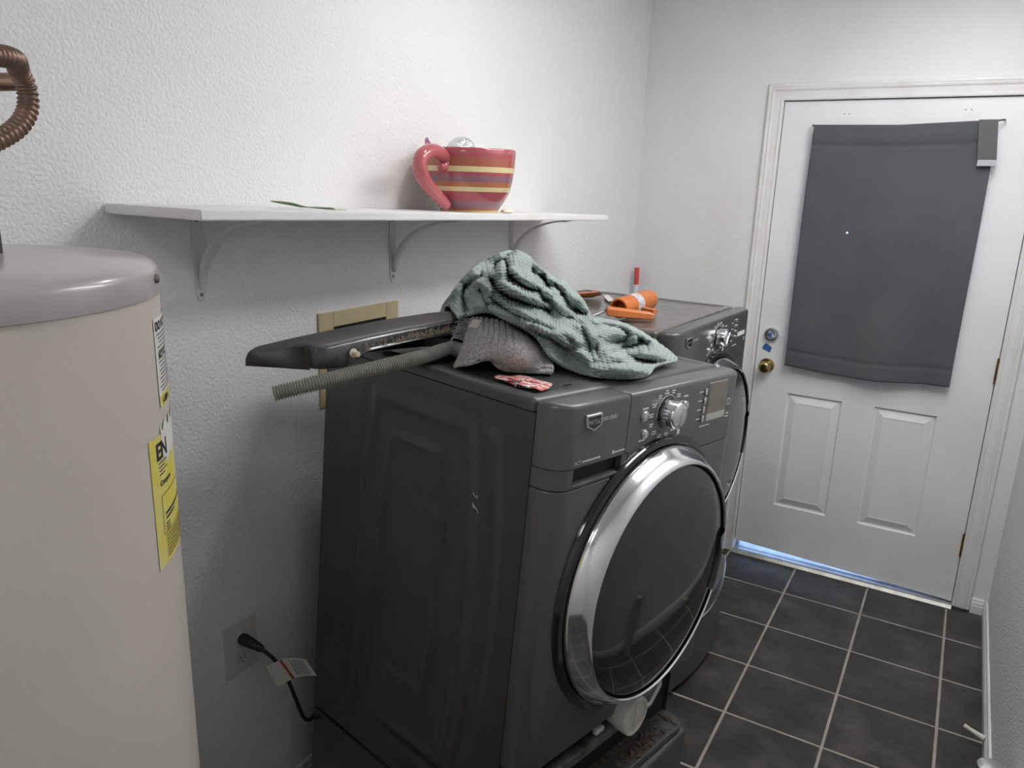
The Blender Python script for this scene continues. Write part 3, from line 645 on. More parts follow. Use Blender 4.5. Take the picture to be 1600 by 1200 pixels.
# bath mat
mt = thing('bath_mat', 'folded grey ribbed bath mat beneath the green blanket', 'mat', wl(-.28, .15, 0))
MR = [  # rows back -> front, columns left -> right: (px, py, height)
 [(737, 496, .086), (758, 497, .092), (785, 502, .094), (812, 512, .080), (842, 530, .056)],
 [(732, 514, .066), (757, 516, .078), (787, 522, .080), (820, 534, .070), (852, 549, .036)],
 [(724, 539, .036), (750, 538, .055), (782, 544, .058), (822, 556, .046), (862, 564, .017)],
 [(717, 557, .014), (741, 555, .034), (772, 556, .040), (812, 570, .024), (866, 574, .012)],
 [(711, 569, .006), (733, 565, .020), (764, 558, .031), (789, 574, .013), (862, 579, .006)]]
def mat_pt(u, v):
    col = [samp([V(p) for p in r_], u) for r_ in MR]; p = samp(col, v); h = max(p.z, .009)
    return onW(p.x, p.y, h)
def ribbed(u, v):
    p = mat_pt(u, v); k = u*13+.5*noise.noise(V((u*5, v*3, 0)))*.5; a = abs((k % 1)-.5)*2
    return p+WN*(.0042*(1-a**5)-.002+.0006*noise.noise(p*260))
mb = MB(); mb.plate(150, 70, ribbed, lambda u, v: -WN*.0075); fixn(mb.build('pad', M['mat'], mt, smooth=True, auto=80))
mb = MB(); mb.tube([mat_pt(k/60, 1)-WN*.003+axw*.001 for k in range(61)], .0048, 8); mb.tube([mat_pt(0, k/40)-WN*.003 for k in range(41)], .0036, 8); mb.build('binding', M['mat'], mt, smooth=True)
a = mat_pt(.02, .03); b = mat_pt(.16, .03); c = mat_pt(.16, .26); d = mat_pt(.0, .26)
mb = MB(); mb.plate(6, 6, lambda u, v: onW(739-7*v+13*u, 502+11*v+2*u, .090-.018*v)+WN*.004, lambda u, v: -WN*.0012); mb.build('care_tag', M['tag'], mt)
mb = MB(); rnd = random.Random(2)
for k in range(16):
    p = mat_pt(0, .05+.4*k/16)-WN*.002; path = [p]; dv = PW.to_3x3() @ V((-.003, -.0045, .004))
    for q in range(5): p = p+dv+(PW.to_3x3() @ V((rnd.uniform(-.002, .001), rnd.uniform(-.002, .0015), -.0022*q))); path.append(p)
    mb.tube(path, .0010, 5)
o = mb.build('fringe', M['mat'], mt); o['kind'] = 'stuff'
# green waffle blanket
RID = [(705, 482, .088), (716, 455, .128), (738, 427, .170), (768, 405, .203), (800, 394, .222), (824, 400, .213), (846, 421, .180), (872, 436, .164), (895, 453, .140), (913, 474, .114), (928, 497, .088), (980, 510, .060), (1030, 538, .028), (1057, 561, .005)]
EDG = [(716, 497, .092), (736, 492, .092), (763, 488, .104), (790, 500, .103), (815, 512, .092), (838, 528, .072), (852, 549, .048), (868, 566, .020), (893, 579, .004), (925, 588, .003), (965, 592, .003), (1006, 589, .003), (1024, 574, .003), (1056, 565, .003)]
RIDV = [V(p) for p in RID]; EDGV = [V(p) for p in EDG]
FOLDS = [  # creases traced on the cloth: (height, width, polyline)
 (.011, 5, [(786, 405), (781, 430), (785, 442), (802, 455), (827, 465), (852, 475), (880, 488)]),
 (-.013, 4, [(768, 440), (777, 455), (796, 467), (815, 472), (840, 480), (858, 487)]),
 (-.012, 4, [(790, 408), (794, 427), (802, 440), (821, 451), (842, 456)]),
 (.009, 5, [(800, 424), (815, 436), (832, 444), (852, 457)]),
 (-.010, 3.5, [(800, 396), (790, 401), (780, 411), (773, 420)]),
 (.010, 5, [(762, 450), (777, 470), (796, 484), (815, 492), (846, 505), (890, 524), (905, 536)]),
 (-.010, 3.5, [(768, 464), (785, 480), (802, 490), (840, 507), (862, 518)]),
 (.010, 5, [(752, 480), (765, 482), (778, 487), (790, 497), (815, 507), (840, 514), (868, 524)]),
 (.008, 6, [(746, 434), (758, 452), (764, 470)]), (-.009, 4, [(752, 432), (740, 440), (733, 452)]), (-.011, 4, [(726, 446), (724, 466), (728, 490)]), (-.007, 4, [(751, 452), (757, 466), (763, 477)]),
 (.009, 4, [(836, 410), (850, 424), (856, 436)]), (-.012, 3.5, [(834, 424), (850, 436), (858, 452)]), (-.010, 4, [(868, 446), (878, 458), (886, 470)]), (.008, 5, [(862, 436), (876, 447), (892, 466)]),
 (.010, 5, [(820, 499), (851, 517), (872, 525), (886, 540), (907, 552), (923, 565)]),
 (-.009, 4, [(828, 512), (843, 519), (864, 532), (882, 543), (898, 547)]),
 (.010, 6, [(856, 459), (876, 478), (895, 497), (920, 521), (945, 549), (970, 561)]),
 (-.012, 4, [(848, 468), (868, 482), (888, 496), (907, 508), (917, 527), (921, 549), (926, 565)]),
 (-.007, 3.5, [(926, 568), (953, 571), (976, 570)]), (-.008, 4, [(935, 530), (930, 545), (936, 560)]),
 (.012, 4, [(950, 545), (966, 541), (980, 537), (992, 530)]), (-.014, 4, [(958, 551), (980, 557), (1000, 562), (1018, 567)]),
 (.009, 5, [(929, 502), (955, 504), (976, 510), (1000, 522), (1020, 535), (1022, 545), (1006, 551)]), (-.009, 4, [(940, 506), (966, 511), (982, 521)]), (-.008, 3.5, [(1000, 530), (1012, 538), (1012, 546)]),
 (.011, 6, [(896, 461), (906, 470), (912, 482)]), (-.010, 4, [(886, 478), (900, 486), (914, 493)])]
def seg_d(x, y, pl):
    best = 1e9
    for (x0, y0), (x1, y1) in zip(pl, pl[1:]):
        dx, dy = x1-x0, y1-y0; t = max(0, min(1, ((x-x0)*dx+(y-y0)*dy)/(dx*dx+dy*dy))); d = (x-x0-dx*t)**2+(y-y0-dy*t)**2
        if d < best: best = d
    return best
FBOX = [(min(p[0] for p in pl)-14, max(p[0] for p in pl)+14, min(p[1] for p in pl)-14, max(p[1] for p in pl)+14) for _, _, pl in FOLDS]
def bl_base(u, v):
    a = samp(RIDV, u); b = samp(EDGV, u)
    p = a+(b-a)*v
    h = a.z+(b.z-a.z)*(v*.85+.15*v*v)
    wx = 1.8*noise.noise(V((p.x*.05, p.y*.05, 9))); wy = 1.8*noise.noise(V((p.x*.05, p.y*.05, 5)))
    for (hh, w, pl), (bx0, bx1, by0, by1) in zip(FOLDS, FBOX):
        if bx0 < p.x < bx1 and by0 < p.y < by1: h += .85*hh*math.exp(-seg_d(p.x+wx, p.y+wy, pl)/(w*w*1.5))*min(1, max(0, (1-v))*9+.12)*min(1, v*7+.35)
    # hollow between the two lobes on the far side, and lobes
    q = ((p.x-972)/34)**2+((p.y-541)/13)**2; h -= .036*math.exp(-q)
    q = ((p.x-1003)/24)**2+((p.y-566)/7)**2; h -= .018*math.exp(-q)
    q = ((p.x-1025)/26)**2+((p.y-556)/13)**2; h += .014*math.exp(-q)
    q = ((p.x-985)/45)**2+((p.y-577)/11)**2; h += .016*math.exp(-q)
    q = ((p.x-905)/26)**2+((p.y-487)/16)**2; h -= .012*math.exp(-q)
    q = ((p.x-842)/8)**2+((p.y-418)/9)**2; h += .010*math.exp(-q)
    h += .004*noise.noise(V((p.x*.03, p.y*.05, 0)))
    q = PW.inverted() @ onW(p.x, p.y, max(h, .004))
    if q.x < -.39 and q.y < .385: q.z = max(q.z, ptop(q.y)+.007)
    return PW @ q
def bl_pt(u, vv):
    # vv<0: hidden fall behind the ridge
    if vv >= 0: return bl_base(u, vv)
    a = bl_base(u, 0); la = PW.inverted() @ a; k = -vv
    back = V((la.x-.10*k*(1+.3*math.sin(u*7))-.02*k, la.y+.05*k, max(la.z*(1-k**1.4)+.004, .004)))
    if back.y < .39 and -.52 < back.x < -.38: back.z = max(back.z, ptop(back.y)+.007)
    return PW @ back
NU, NV, NB = 380, 200, 26
pts = [[None]*(NU+1) for _ in range(NV+NB+1)]
for j in range(NV+NB+1):
    vv = -1+j/NB if j < NB else (j-NB)/NV
    for i in range(NU+1): pts[j][i] = bl_pt(i/NU, vv)
# waffle relief from arc length
mb = MB(); alen = [0]*(NU+1); vs = []
for j in range(NV+NB+1):
    for i in range(NU+1):
        p = pts[j][i]; du = pts[j][min(i+1, NU)]-pts[j][max(i-1, 0)]; dv = pts[min(j+1, NV+NB)][i]-pts[max(j-1, 0)][i]
        nn = dv.cross(du); nn = nn.normalized() if nn.length > 1e-12 else WN
        if nn.dot(WN) < 0 and j >= NB: nn = -nn
        ca = abs(math.sin(PI*i/6.5)); cb = abs(math.sin(PI*(j)/9.0))
        d = .0052*(ca*.40+cb*.8)-.0030
        if j > NV+NB-7: d += .0016
        vs.append(p+nn*d)
K = NU+1
mb.add(vs, [(j*K+i, j*K+i+1, (j+1)*K+i+1, (j+1)*K+i) for j in range(NV+NB) for i in range(NU)])
bl = mb.build('blanket', M['blanket'], smooth=True, auto=180); tag(bl, 'crumpled sage green waffle blanket heaped on the washer', 'blanket')
s_ = bl.modifiers.new('thick', 'SOLIDIFY'); s_.thickness = .004; s_.offset = 0
# red and white crumpled wrapper, black plastic bits
mb = MB()
out = [(772, 588), (781, 586), (796, 588), (812, 586), (826, 589), (842, 594), (864, 600), (858, 607), (846, 611), (836, 607), (824, 606), (812, 604), (800, 600), (786, 594), (775, 592)]
cxy = (816, 597)
ring = lambda f, hfn: [onW(cxy[0]+(x-cxy[0])*f, cxy[1]+(y-cxy[1])*f, hfn(k)) for k, (x, y) in enumerate(out)]
rnd = random.Random(4); hs_ = [rnd.uniform(.002, .010) for _ in out]; n = len(out)
R0 = ring(1, lambda k: .0012+hs_[k]*.35); R1 = ring(.62, lambda k: hs_[(k*5) % n]+.002); R2 = ring(.3, lambda k: hs_[(k*7) % n]+.001); cc = onW(*cxy, .006)
mb.add(R0+R1+R2+[cc], [(k, (k+1) % n, n+(k+1) % n, n+k) for k in range(n)]+[(n+k, n+(k+1) % n, 2*n+(k+1) % n, 2*n+k) for k in range(n)]+[(2*n+k, 2*n+(k+1) % n, 3*n) for k in range(n)])
o = mb.build('candy_wrapper', M['redpaper']); s_ = o.modifiers.new('t', 'SOLIDIFY'); s_.thickness = .0006; tag(o, 'crumpled red and white paper wrapper on the washer edge', 'wrapper')
mb = MB()
for (a, b) in (((804, 605), (813, 598)), ((808, 602), (817, 601)), ((810, 600), (812, 605))): mb.tube([onW(*a, .003), onW((a[0]+b[0])/2, (a[1]+b[1])/2, .006), onW(*b, .003)], .0022, 6)
tag(mb.build('plastic_bit', M['cord']), 'small black plastic scrap at the edge of the red wrapper', 'scrap')
mb = MB(); mb.tube([onW(880, 602, .002), onW(885, 601, .003), onW(890, 600, .002), onW(893, 601, .0015)], lambda i: [.001, .0026, .0026, .001][i], 6)
tag(mb.build('plastic_bit', M['cord']), 'small black plastic scrap alone near the drawer seam', 'scrap')

# ------------------------------------------------------------------ things on the dryer top
def onD(px, py, h): return on_plane(px, py, PDr @ V((0, 0, h)), V((0, 0, 1)))
dz = 1.262-.004
cg = thing('caulk_gun', 'orange plastic caulk gun with barrel and metal rod on the dryer', 'caulk gun', onD(985, 485, -.004))
p0 = onD(966, 482, .034); p1 = onD(1016, 467, .036); ax_ = (p1-p0).normalized(); L_ = (p1-p0).length
MB().lathe([(.026, 0), (.031, 0), (.0325, .004), (.0325, L_*.25), (.034, L_*.27), (.034, L_-.022), (.032, L_-.010), (.026, L_-.001), (0, L_)], p0, p1-p0, 32).build('barrel', M['orange'], cg, smooth=True)
MB().lathe([(.026, .001), (.0255, .05), (0, .05)], p0, p1-p0, 32).build('bore', M['orange'], cg, smooth=True)
MB().lathe([(.0338, L_*.33), (.0343, L_*.33), (.0343, L_*.52), (.0338, L_*.52)], p0, p1-p0, 14, a0=math.radians(-75), a1=math.radians(55), ref=CAM-p0).build('paper_label', M['label'], cg)
# handle: channel-shaped lever in front of the barrel
q0 = onD(948, 486, .030); q1 = onD(1021, 494, .018); ax2 = (q1-q0).normalized(); up = V((0, 0, 1)); si = ax2.cross(up).normalized()
def hpt(t, a, b): return q0+ax2*((q1-q0).length*t)+si*a+up*b
mb = MB()
sec = [(-.016, -.012), (-.017, .006), (-.012, .014), (.010, .015), (.017, .008), (.018, -.010), (.013, -.014), (-.010, -.014)]
rings = [(0, .9), (.06, 1.05), (.3, 1.0), (.7, .85), (.93, .80), (1.0, .55)]
vs = [hpt(t, a*s_, max(b*s_, -.013)) for t, s_ in rings for a, b in sec]; n = len(sec)
mb.add(vs, [(i*n+k, i*n+(k+1) % n, (i+1)*n+(k+1) % n, (i+1)*n+k) for i in range(len(rings)-1) for k in range(n)]+[tuple(range(n)), tuple(range((len(rings)-1)*n, len(rings)*n))])
fixn(mb.build('handle', M['orange'], cg, smooth=True, auto=30))
r0 = onD(985, 478, .024); r1 = onD(1024, 486, .022); ax3 = (r1-r0).normalized(); s3 = ax3.cross(up).normalized()
mb = MB(); mb.add([r0-s3*.010-up*.006, r0+s3*.010-up*.006, r0+s3*.012+up*.006, r0-s3*.012+up*.006, r1-s3*.010-up*.010, r1+s3*.010-up*.010, r1+s3*.012+up*.004, r1-s3*.012+up*.004], [(0, 1, 2, 3), (4, 7, 6, 5), (0, 4, 5, 1), (1, 5, 6, 2), (2, 6, 7, 3), (3, 7, 4, 0)])
fixn(mb.build('trigger', M['orange'], cg))
mb = MB(); pv = [onD(944, 484, .028), onD(958, 481, .030), onD(970, 486, .024), onD(968, 491, .014), onD(952, 490, .008)]
nn = (pv[1]-pv[0]).cross(pv[3]-pv[0]).normalized()*.0025; mb.add(pv+[p+nn for p in pv], [tuple(range(5)), tuple(range(5, 10))]+[(k, (k+1) % 5, 5+(k+1) % 5, 5+k) for k in range(5)])
pl_ = fixn(mb.build('end_plate', M['steel'], cg))
MB().tube([onD(957, 482, .026), onD(940, 488, .018), onD(926, 494, .008)], .0035, 10).build('plunger_rod', M['steel'], cg, smooth=True)
# orange scrap and white card
mb = MB(); pv = [onD(899, 464, .002), onD(898, 457, .030), onD(918, 456, .026), onD(932, 454, .032), onD(936, 459, .010), onD(920, 463, .002)]
nn = V((.004, -.004, 0)); mb.add(pv+[p+nn*6 for p in pv], [tuple(range(6)), tuple(range(6, 12))]+[(k, (k+1) % 6, 6+(k+1) % 6, 6+k) for k in range(6)])
tag(fixn(mb.build('orange_wrapper', M['orange'])), 'crumpled orange plastic wrapper at the back of the dryer', 'wrapper')
mb = MB(); pv = [onD(943, 462, .004), onD(950, 461, .004), onD(961, 470, .003), onD(950, 471, .003)]
mb.add(pv+[p+V((0, 0, .0015)) for p in pv], [(3, 2, 1, 0), (4, 5, 6, 7)]+[(k, (k+1) % 4, 4+(k+1) % 4, 4+k) for k in range(4)])
tag(fixn(mb.build('paper_card', M['paper'])), 'small white card lying behind the orange caulk gun', 'card')
# broom handle in the corner
br = thing('broom', 'white broom handle with red grip standing in the corner', 'broom', (.07, -.07, 0))
tp = V((.012+.022, -.034, 1.305)); bt_ = V((.075, -.075, .03)); dir_ = (bt_-tp).normalized()
MB().lathe([(0, -.002), (.009, 0), (.0115, .003), (.0115, .016), (.0105, .018), (.0115, .020), (.0115, .045), (.0108, .078), (.0098, .080)], tp, dir_, 24).build('grip', M['red'], br, smooth=True)
MB().tube([tp+dir_*.078, tp+dir_*.6, bt_], .0092, 20).build('pole', M['white_metal'], br, smooth=True)
MB().box((-.03, -.05, 0), (.03, .045, .05), .008, M=Matrix.Translation((.082, -.085, 0))).build('broom_head', M['red'], br, smooth=True)

# ------------------------------------------------------------------ wall shelf
SL = (1.572-1.609)/1.667
def stop(y): return 1.609+(y+2.607)*SL
sh = thing('wall_shelf', 'white painted wall shelf on three curved brackets', 'shelf', (0, -1.77, 1.55))
def shb(p): return V((p.x, p.y, p.z+stop(p.y)))
m = bmesh.new(); bmesh.ops.create_cube(m, size=1)
for v in m.verts: v.co = V(((v.co.x+.5)*.266, v.co.y*1.667-1.7735, (v.co.z-.5)*.018))
bmesh.ops.bevel(m, geom=list(m.edges), offset=.002, segments=2, affect='EDGES')
MB().bm(m).tf(shb).build('board', M['shelf'], sh, smooth=True)
def bracket(y):
    z = stop(y)-.018; w = .0135
    mb = MB(); mb.prism([(-w, 0), (w, 0), (w, -.155), (w*.55, -.176), (w*.2, -.181), (-w*.2, -.181), (-w*.55, -.176), (-w, -.155)], 0, .003, bt=.001)
    mb.tf(lambda p: (p.z, y+p.x, z+p.y)); br_ = fixn(mb.build('bracket', M['bracket'], sh))
    MB().box((.003, y-w, z-.003), (.235, y+w, z-.0002), .001).build('bracket_arm', M['bracket'], br_)
    mb = MB(); n = 14; vs = []; fs = []
    for k in range(n+1):
        a = (PI/2)*k/n; cx, cz_ = .215, z-.150
        for rr in (1.0, .90):
            px_, pz_ = .0025+.2125*(1-math.cos(a)*1.0) if False else .0025+(.215)*(1-math.cos(a)), z-.152+.149*math.sin(a)
            off = 0 if rr == 1.0 else .012
            nx_, nz_ = math.cos(a), -math.sin(a)
            for s_ in (-1, 1): vs.append((px_+off*nx_*1.0, y+s_*.0115*(.3+.7*min(1, k/5)), pz_+off*nz_*.9 if False else pz_-off*.35*math.sin(a)))
    for k in range(n):
        b = k*4; c = b+4
        fs += [(b, b+1, c+1, c), (b+2, c+2, c+3, b+3), (b, c, c+2, b+2), (b+1, b+3, c+3, c+1)]
    fs += [(0, 2, 3, 1), (n*4, n*4+1, n*4+3, n*4+2)]
    fixn(mb.add(vs, fs).build('brace', M['bracket'], br_, smooth=True))
    for dz_ in (-.012, -.165): MB().lathe([(0, .0055), (.003, .005), (.0042, .003), (.0042, 0)], (.0, y, z+dz_), (1, 0, 0), 12).build('screw', M['screw'], br_, smooth=True)
for y in (-2.415, -1.790, -1.150): bracket(y)
# striped giant mug
my = -1.629; mx = .145; mz = stop(my); mr, mh = .1266, .168
mug = thing('mug_planter', 'giant red striped ceramic mug planter with curled handle on the shelf', 'planter', (mx, my, mz))
prof = [(0, .001), (.60, 0), (.63, .004), (.665, .06), (.77, .17), (.88, .32), (.945, .50), (.98, .70), (.997, .9), (1.0, .985), (.985, 1.0), (.955, .995), (.95, .9), (.90, .5), (.72, .2), (.55, .08), (0, .07)]
MB().lathe([(a*mr, b*mh) for a, b in prof], (mx, my, mz), (0, 0, 1), 72).build('bowl', mug_mat(mz, mh), mug, smooth=True, auto=50)
tocam = (CAM-V((mx, my, mz))); tocam.z = 0; tocam.normalize(); left = V((tocam.y, -tocam.x, 0))
if (left.dot(CR)) > 0: left = -left
hd = (left*math.cos(math.radians(57))+tocam*math.sin(math.radians(57))).normalized(); hn = hd.cross(V((0, 0, 1)))
hp_ = [on_plane(px, py, V((mx, my, mz)), hn) for px, py in [(688, 262), (694, 260), (697, 254), (695, 246), (686, 239), (673, 236), (661, 242), (656, 254), (658, 270), (665, 284), (676, 298), (688, 311), (698, 321)]]
hpts = crom(hp_, 6); nh = len(hpts)
fixn(MB().tube(hpts, lambda i: .0145*(.72+.28*min(1, i/7)) if i < 7 else .0145+.0045*math.sin(PI*i/nh), 18).build('handle', M['pink'], mug, smooth=True, auto=180))
fp = on_plane(721, 231, V((mx, my, mz)), tocam)
mb = MB(); nseg = 40
def foil_pt(u, v):
    th_ = v*PI; ph = u*2*PI; rr = .043*(1+.05*noise.noise(V((math.cos(ph)*2, math.sin(ph)*2, v*5))))
    hh = .092 if v > .5 else .042
    return V((fp.x+rr*math.sin(th_)*math.cos(ph)*1.05, fp.y+rr*math.sin(th_)*math.sin(ph)*1.05, mz+.150+math.cos(th_)*(.050 if v < .5 else .135)))
mb.grid(40, 30, foil_pt); tag(mb.build('foil_egg', M['foil'], smooth=True, auto=180), 'crinkled silver foil ball poking out of the striped mug', 'foil ball')
wp_ = on_plane(668, 229, V((mx, my, mz)), tocam)
mb = MB(); mb.plate(6, 6, lambda u, v: wp_+left*(.008-.040*u)+V((0, 0, .022-.05*v+.006*math.sin(u*9)-.022*u*(1-v)))+tocam*(-.012+.006*math.sin(u*7+v*5)), lambda u, v: tocam*.0008)
tag(mb.build('pink_wrapper', M['wrapper'], smooth=True), 'pink and white plastic wrapper tucked in the striped mug', 'wrapper')
# leaf and crumb on shelf
lf = thing('fallen_leaf', 'narrow green leaf lying on the white shelf', 'leaf', (.12, -2.2, stop(-2.2)))
l0 = at(424, 316, 'x', .125); l1 = at(522, 324.5, 'x', .19)
def leaf_pt(u, v):
    c = l0+(l1-l0)*u; w = .016*math.sin(PI*min(1, u*.97+.02))**.7*(1+.25*math.sin(u*11)); q = (v-.5)*2
    return V((c.x+q*w, c.y+q*w*.3, stop(c.y)+.0015+max(0, (c.z-stop(c.y))*(1-u))*(1-u*.3)+.003*abs(q)*(1+math.sin(u*9))*.6))
mb = MB(); mb.plate(40, 6, leaf_pt, lambda u, v: (0, 0, -.0009)); mb.build('blade', M['leaf'], lf, smooth=True)
e1 = leaf_pt(1, .5); mb = MB(); mb.tube([e1, e1+V((.006, .012, .0005)), e1+V((.010, .03, -.0005))], .0016, 6); mb.build('stem', M['leaf_tip'], lf)
cb_ = at(793, 327, 'x', .225)
mb = MB(); mb.grid(16, 10, lambda u, v: V((cb_.x, cb_.y, stop(cb_.y)+.0065))+V((.014*math.sin(v*PI)*math.cos(u*2*PI), .024*math.sin(v*PI)*math.sin(u*2*PI), .0065*math.cos(v*PI)))*(1+.25*noise.noise(V((math.cos(u*6.28)*2, math.sin(u*6.28)*2, v*4)))*math.sin(v*PI)))
tag(mb.build('crumpled_tissue', M['crumb'], smooth=True), 'small cream crumpled tissue beside the mug base', 'tissue')

# ------------------------------------------------------------------ water heater
HX, HY, HR = .32, -3.06, .27; HT = 1.558
wh = thing('water_heater', 'tall beige cylindrical water heater with grey metal cap and yellow sticker', 'water heater', (HX, HY, 0))
MB().lathe([(0, 0), (HR, 0), (HR, HT-.036)], (HX, HY, 0), (0, 0, 1), 96).build('tank', M['heater'], wh, smooth=True)
MB().lathe([(HR-.002, HT-.040), (HR+.003, HT-.038), (HR+.003, HT-.014), (HR-.001, HT-.005), (HR-.010, HT), (HR*.6, HT+.004), (0, HT+.006)], (HX, HY, 0), (0, 0, 1), 96).build('cap', M['heater_cap'], wh, smooth=True)
def hc(a, z, r=0.0): a = math.radians(a); return V((HX+(HR+r)*math.cos(a), HY+(HR+r)*math.sin(a), z))
for a in (43, -77):
    d = hc(a, 0, 1)-hc(a, 0); MB().lathe([(.0055, 0), (.0055, .002), (.004, .004), (0, .0048)], hc(a, HT-.0175, .003), (d.x, d.y, 0), 12).build('screw', M['screw'], wh, smooth=True)
def sticker(n, a0, a1, z0, z1, mat, torn=False):
    mb = MB(); mb.grid(24, 2, lambda u, v: hc(a0+(a1-a0)*u, z0+(z1-z0)*v-(.018*u if torn and v > .9 else 0)+(.006*math.sin(u*40) if torn and v > .9 else 0), .0008)); return mb.build(n, mat, wh, smooth=True)
DEG = 180/PI/HR
def cyl_text(t, s, a, z, par, mat): text_mb(t, s, lambda x, y: hc(a+x*DEG, z+y, .0014), bold=.035*s).build('lettering', mat, par)
def cyl_bars(par, mat, rows):
    mb = MB()
    for (a0, a1, z, h) in rows: mb.grid(6, 1, lambda u, v: hc(a0+(a1-a0)*u, z+h*v, .0013))
    mb.build('printed_lines', mat, par)
sw = sticker('warning_sticker', 39, 60, 1.381, 1.493, M['paper'])
cyl_text('DO NOT', .016, 40.0, 1.477, sw, M['ink']); cyl_text('NOTICE', .013, 41.0, 1.441, sw, M['ink'])
cyl_bars(sw, M['grey_ink'], [(40.5+(k % 3), 58-(k*5 % 4), 1.471-.0052*k, .0022) for k in range(5)]+[(40.8+(k % 2), 58.5-(k*3 % 5), 1.436-.0052*k, .0022) for k in range(8)])
mb = MB(); mb.grid(10, 1, lambda u, v: hc(39.2+20.6*u, 1.381+.015*v, .0011)); mb.build('yellow_band', M['yellow'], sw); cyl_text('1-800-4', .013, 41, 1.3835, sw, M['ink'])
se = sticker('energy_sticker', 29.5, 66, 1.180, 1.350, M['yellow'])
mb = MB(); mb.grid(30, 4, lambda u, v: hc(37+29*u, 1.312+.047*v+.006*math.sin(u*33+v*3)+(.006*noise.noise(V((u*20, v*3, 0)))) - (.028*(1-u)*(1-v)*0), .0012)); mb.build('torn_paper', M['paper'], se)
cyl_text('EN', .030, 33.0, 1.320, se, M['ink']); cyl_text('Compare', .010, 34, 1.285, se, M['ink'])
cyl_bars(se, M['ink'], [(34, 40-(k % 2)*2, 1.314-.005*k, .0016) for k in range(4)]+[(34, 64, 1.271, .0010), (34.2, 64, 1.219, .0010), (36, 60, 1.243, .0035), (36, 44, 1.237, .003)]+[(35.5, 38.5, 1.230-.004*k, .0018) for k in range(3)]+[(35, 60-(k*3 % 7), 1.214-.0046*k, .0016) for k in range(7)])
mb = MB(); mb.add([hc(34, 1.219, .0013), hc(34.2, 1.219, .0013), hc(34.2, 1.271, .0013), hc(34, 1.271, .0013)], [(0, 1, 2, 3)]); mb.build('printed_frame', M['ink'], se)
# nipples on the cap
cn = V((.325, -2.962, HT)); MB().cyl(cn, cn+V((0, 0, .05)), .0125, 20).build('nipple', M['black_iron'], wh, smooth=True)
# flexible copper connector
cp_ = thing('copper_connector', 'corrugated flexible copper pipe looping above the water heater', 'pipe', cn+V((0, 0, .05)))
def cpt(px, py, x): return at(px, py, 'x', x)
path = crom([cn+V((0, 0, .056)), cn+V((-.005, -.02, .085)), cpt(-75, 235, .315), cpt(-35, 232, .315), cpt(0, 217, .315), cpt(28, 198, .312), cpt(43, 172, .308), cpt(42, 140, .305), cpt(30, 112, .312), cpt(26, 98, .335), cpt(20, 92, .36), cpt(0, 87, .378), cpt(-50, 84, .39), cpt(-130, 85, .38)], 60)
ev = even(path, .00115)
MB().tube(ev, lambda i: .0118+.0012*math.sin(i*2*PI/6), 18).build('flexible_tube', M['copper'], cp_, smooth=True, auto=180)
MB().tube([cpt(-120, 127, .20), cpt(0, 128, .20), cpt(23, 128, .20)], .012, 16).build('stub', M['copper'], cp_, smooth=True)

# ------------------------------------------------------------------ wall fittings
ob = thing('outlet_box', 'beige plastic laundry outlet box recessed in the wall behind the washer', 'outlet box', (0, -1.93, 1.095))
y0, y1, z0, z1 = -2.083, -1.772, 1.095, 1.339; mb = MB(); b_ = .052
for a, b in (((y0, z0), (y0+b_, z1)), ((y1-b_, z0), (y1, z1)), ((y0+b_, z0), (y1-b_, z0+.04)), ((y0+b_, z1-.040), (y1-b_, z1))): mb.box((0, a[0], a[1]), (.006, b[0], b[1]), .0015)
mb.build('frame', M['beige'], ob)
MB().box((.0002, y0+b_, z0+.04), (.0012, y1-b_, z1-.040)).build('recess', M['gap'], ob)
for k in (0, 1): MB().cyl((.0012, -1.98+.1*k, 1.20), (.03, -1.98+.1*k, 1.20), .013, 16).build('valve', M['brass'], ob, smooth=True)
oy0, oy1, oz0, oz1 = -2.4225, -2.328, .495, .631
ot = thing('power_outlet', 'white wall power outlet low beside the washer', 'outlet', (0, -2.375, .495))
MB().box((0, oy0, oz0), (.006, oy1, oz1), .002).build('cover_plate', M['plate'], ot)
for zc in (.588, .532):
    f_ = MB().prism([(.017*math.cos(a*PI/12), .0145*math.sin(a*PI/12)) for a in range(24)], .0055, .0075).tf(lambda p: (p.z, -2.375+p.x, zc+p.y)).build('socket', M['plate'], ot)
    mb = MB(); mb.box((.0072, -2.3825, zc-.001), (.0079, -2.3805, zc+.008)); mb.box((.0072, -2.3695, zc-.001), (.0079, -2.3675, zc+.008)); mb.cyl((.0072, -2.375, zc-.008), (.0079, -2.375, zc-.008), .0022, 10); mb.build('slots', M['gap'], f_)
cpath = crom([V((.058, -2.359, .567)), V((.085, -2.343, .535)), V((.105, -2.326, .48)), V((.115, -2.312, .42)), V((.115, -2.292, .36)), V((.105, -2.262, .325)), V((.09, -2.215, .312)), V((.075, -2.16, .31)), V((.05, -2.05, .33))], 12)
cr = MB().tube(cpath, .0048, 10).build('power_cord', M['cord'], washer, smooth=True)
MB().tube([(.0079, -2.375, .586), (.012, -2.375, .586), (.03, -2.371, .582), (.052, -2.362, .571), (.060, -2.358, .566)], lambda i: [.013, .0145, .013, .010, .008][i], 12).build('plug', M['cord'], cr, smooth=True)
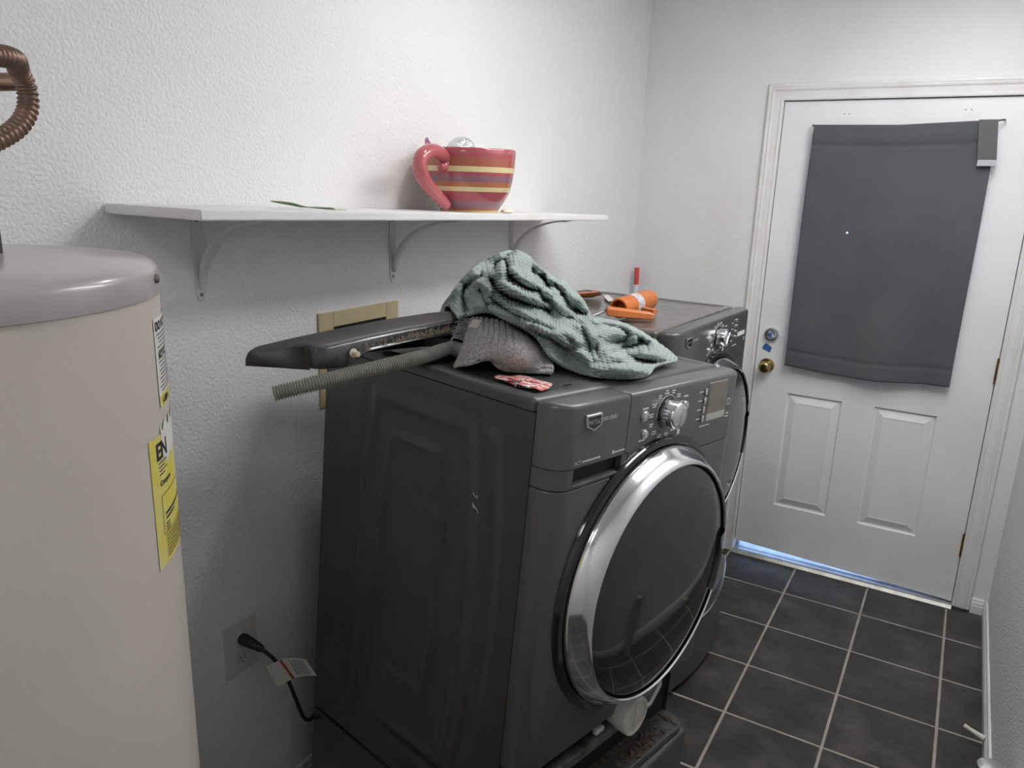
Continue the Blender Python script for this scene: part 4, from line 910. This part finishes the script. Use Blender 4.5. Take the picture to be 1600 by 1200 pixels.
g0 = at(424, 1056, 'x', .108); g1 = at(494, 1045, 'x', .19); gu = at(416, 1042, 'x', .105); gd = at(434, 1074, 'x', .112)
def tagp(u, v):
    p = gu+(gd-gu)*v; q = at(478, 1030, 'x', .205)+(at(495, 1056, 'x', .215)-at(478, 1030, 'x', .205))*v; r_ = p+(q-p)*u; r_.z += .012*math.sin(PI*u); return r_
mb = MB(); mb.plate(16, 4, tagp, lambda u, v: (.0006, -.0006, .0003)); tg = mb.build('warning_tag', M['paper'], cr, smooth=True)
tn = (tagp(1, 0)-tagp(0, 0)).cross(tagp(.5, 1)-tagp(.5, 0)).normalized(); tn = tn if tn.dot(CAM-tagp(.5, .5)) > 0 else -tn
mb = MB(); mb.grid(2, 4, lambda u, v: tagp(.33+.07*u+.06*v, v)+tn*.0012); mb.build('red_stripe', M['redstripe'], cr)
mb = MB()
for k in range(6): mb.grid(1, 4, lambda u, v: tagp(.56+.06*k+.025*u, .1+.8*v)+tn*.0012)
mb.build('printed_lines', M['grey_ink'], cr)['kind'] = 'stuff'
ds = thing('door_stop', 'white spring door stop on the right baseboard', 'door stop', (RX-.013, -.93, .036))
a = V((RX-.013, -.93, .036)); b = V((1.588, -.915, .050)); d = (b-a).normalized(); L_ = (b-a).length
MB().lathe([(0, 0), (.0105, 0), (.0105, .004), (.009, .012), (.0065, L_*.75)], a, d, 16).build('rod', M['white_plastic'], ds, smooth=True)
MB().lathe([(.0065, L_*.74), (.0075, L_*.76), (.0075, L_*.97), (.006, L_), (0, L_)], a, d, 16).build('rubber_tip', M['cream_plastic'], ds, smooth=True)
cn_ = at(1557, 1200, 'z', .35)
kc = thing('metal_canister', 'grey canister with a silver lid on the floor by the right baseboard', 'canister', (1.612, cn_.y, 0))
MB().lathe([(0, 0), (.034, 0), (.034, .318)], (1.612, cn_.y, 0), (0, 0, 1), 32).build('body', M['can_body'], kc, smooth=True)
MB().lathe([(.036, .316), (.036, .343), (.034, .348), (.030, .350), (0, .350)], (1.612, cn_.y, 0), (0, 0, 1), 32).build('lid', M['chrome_sat'], kc, smooth=True)
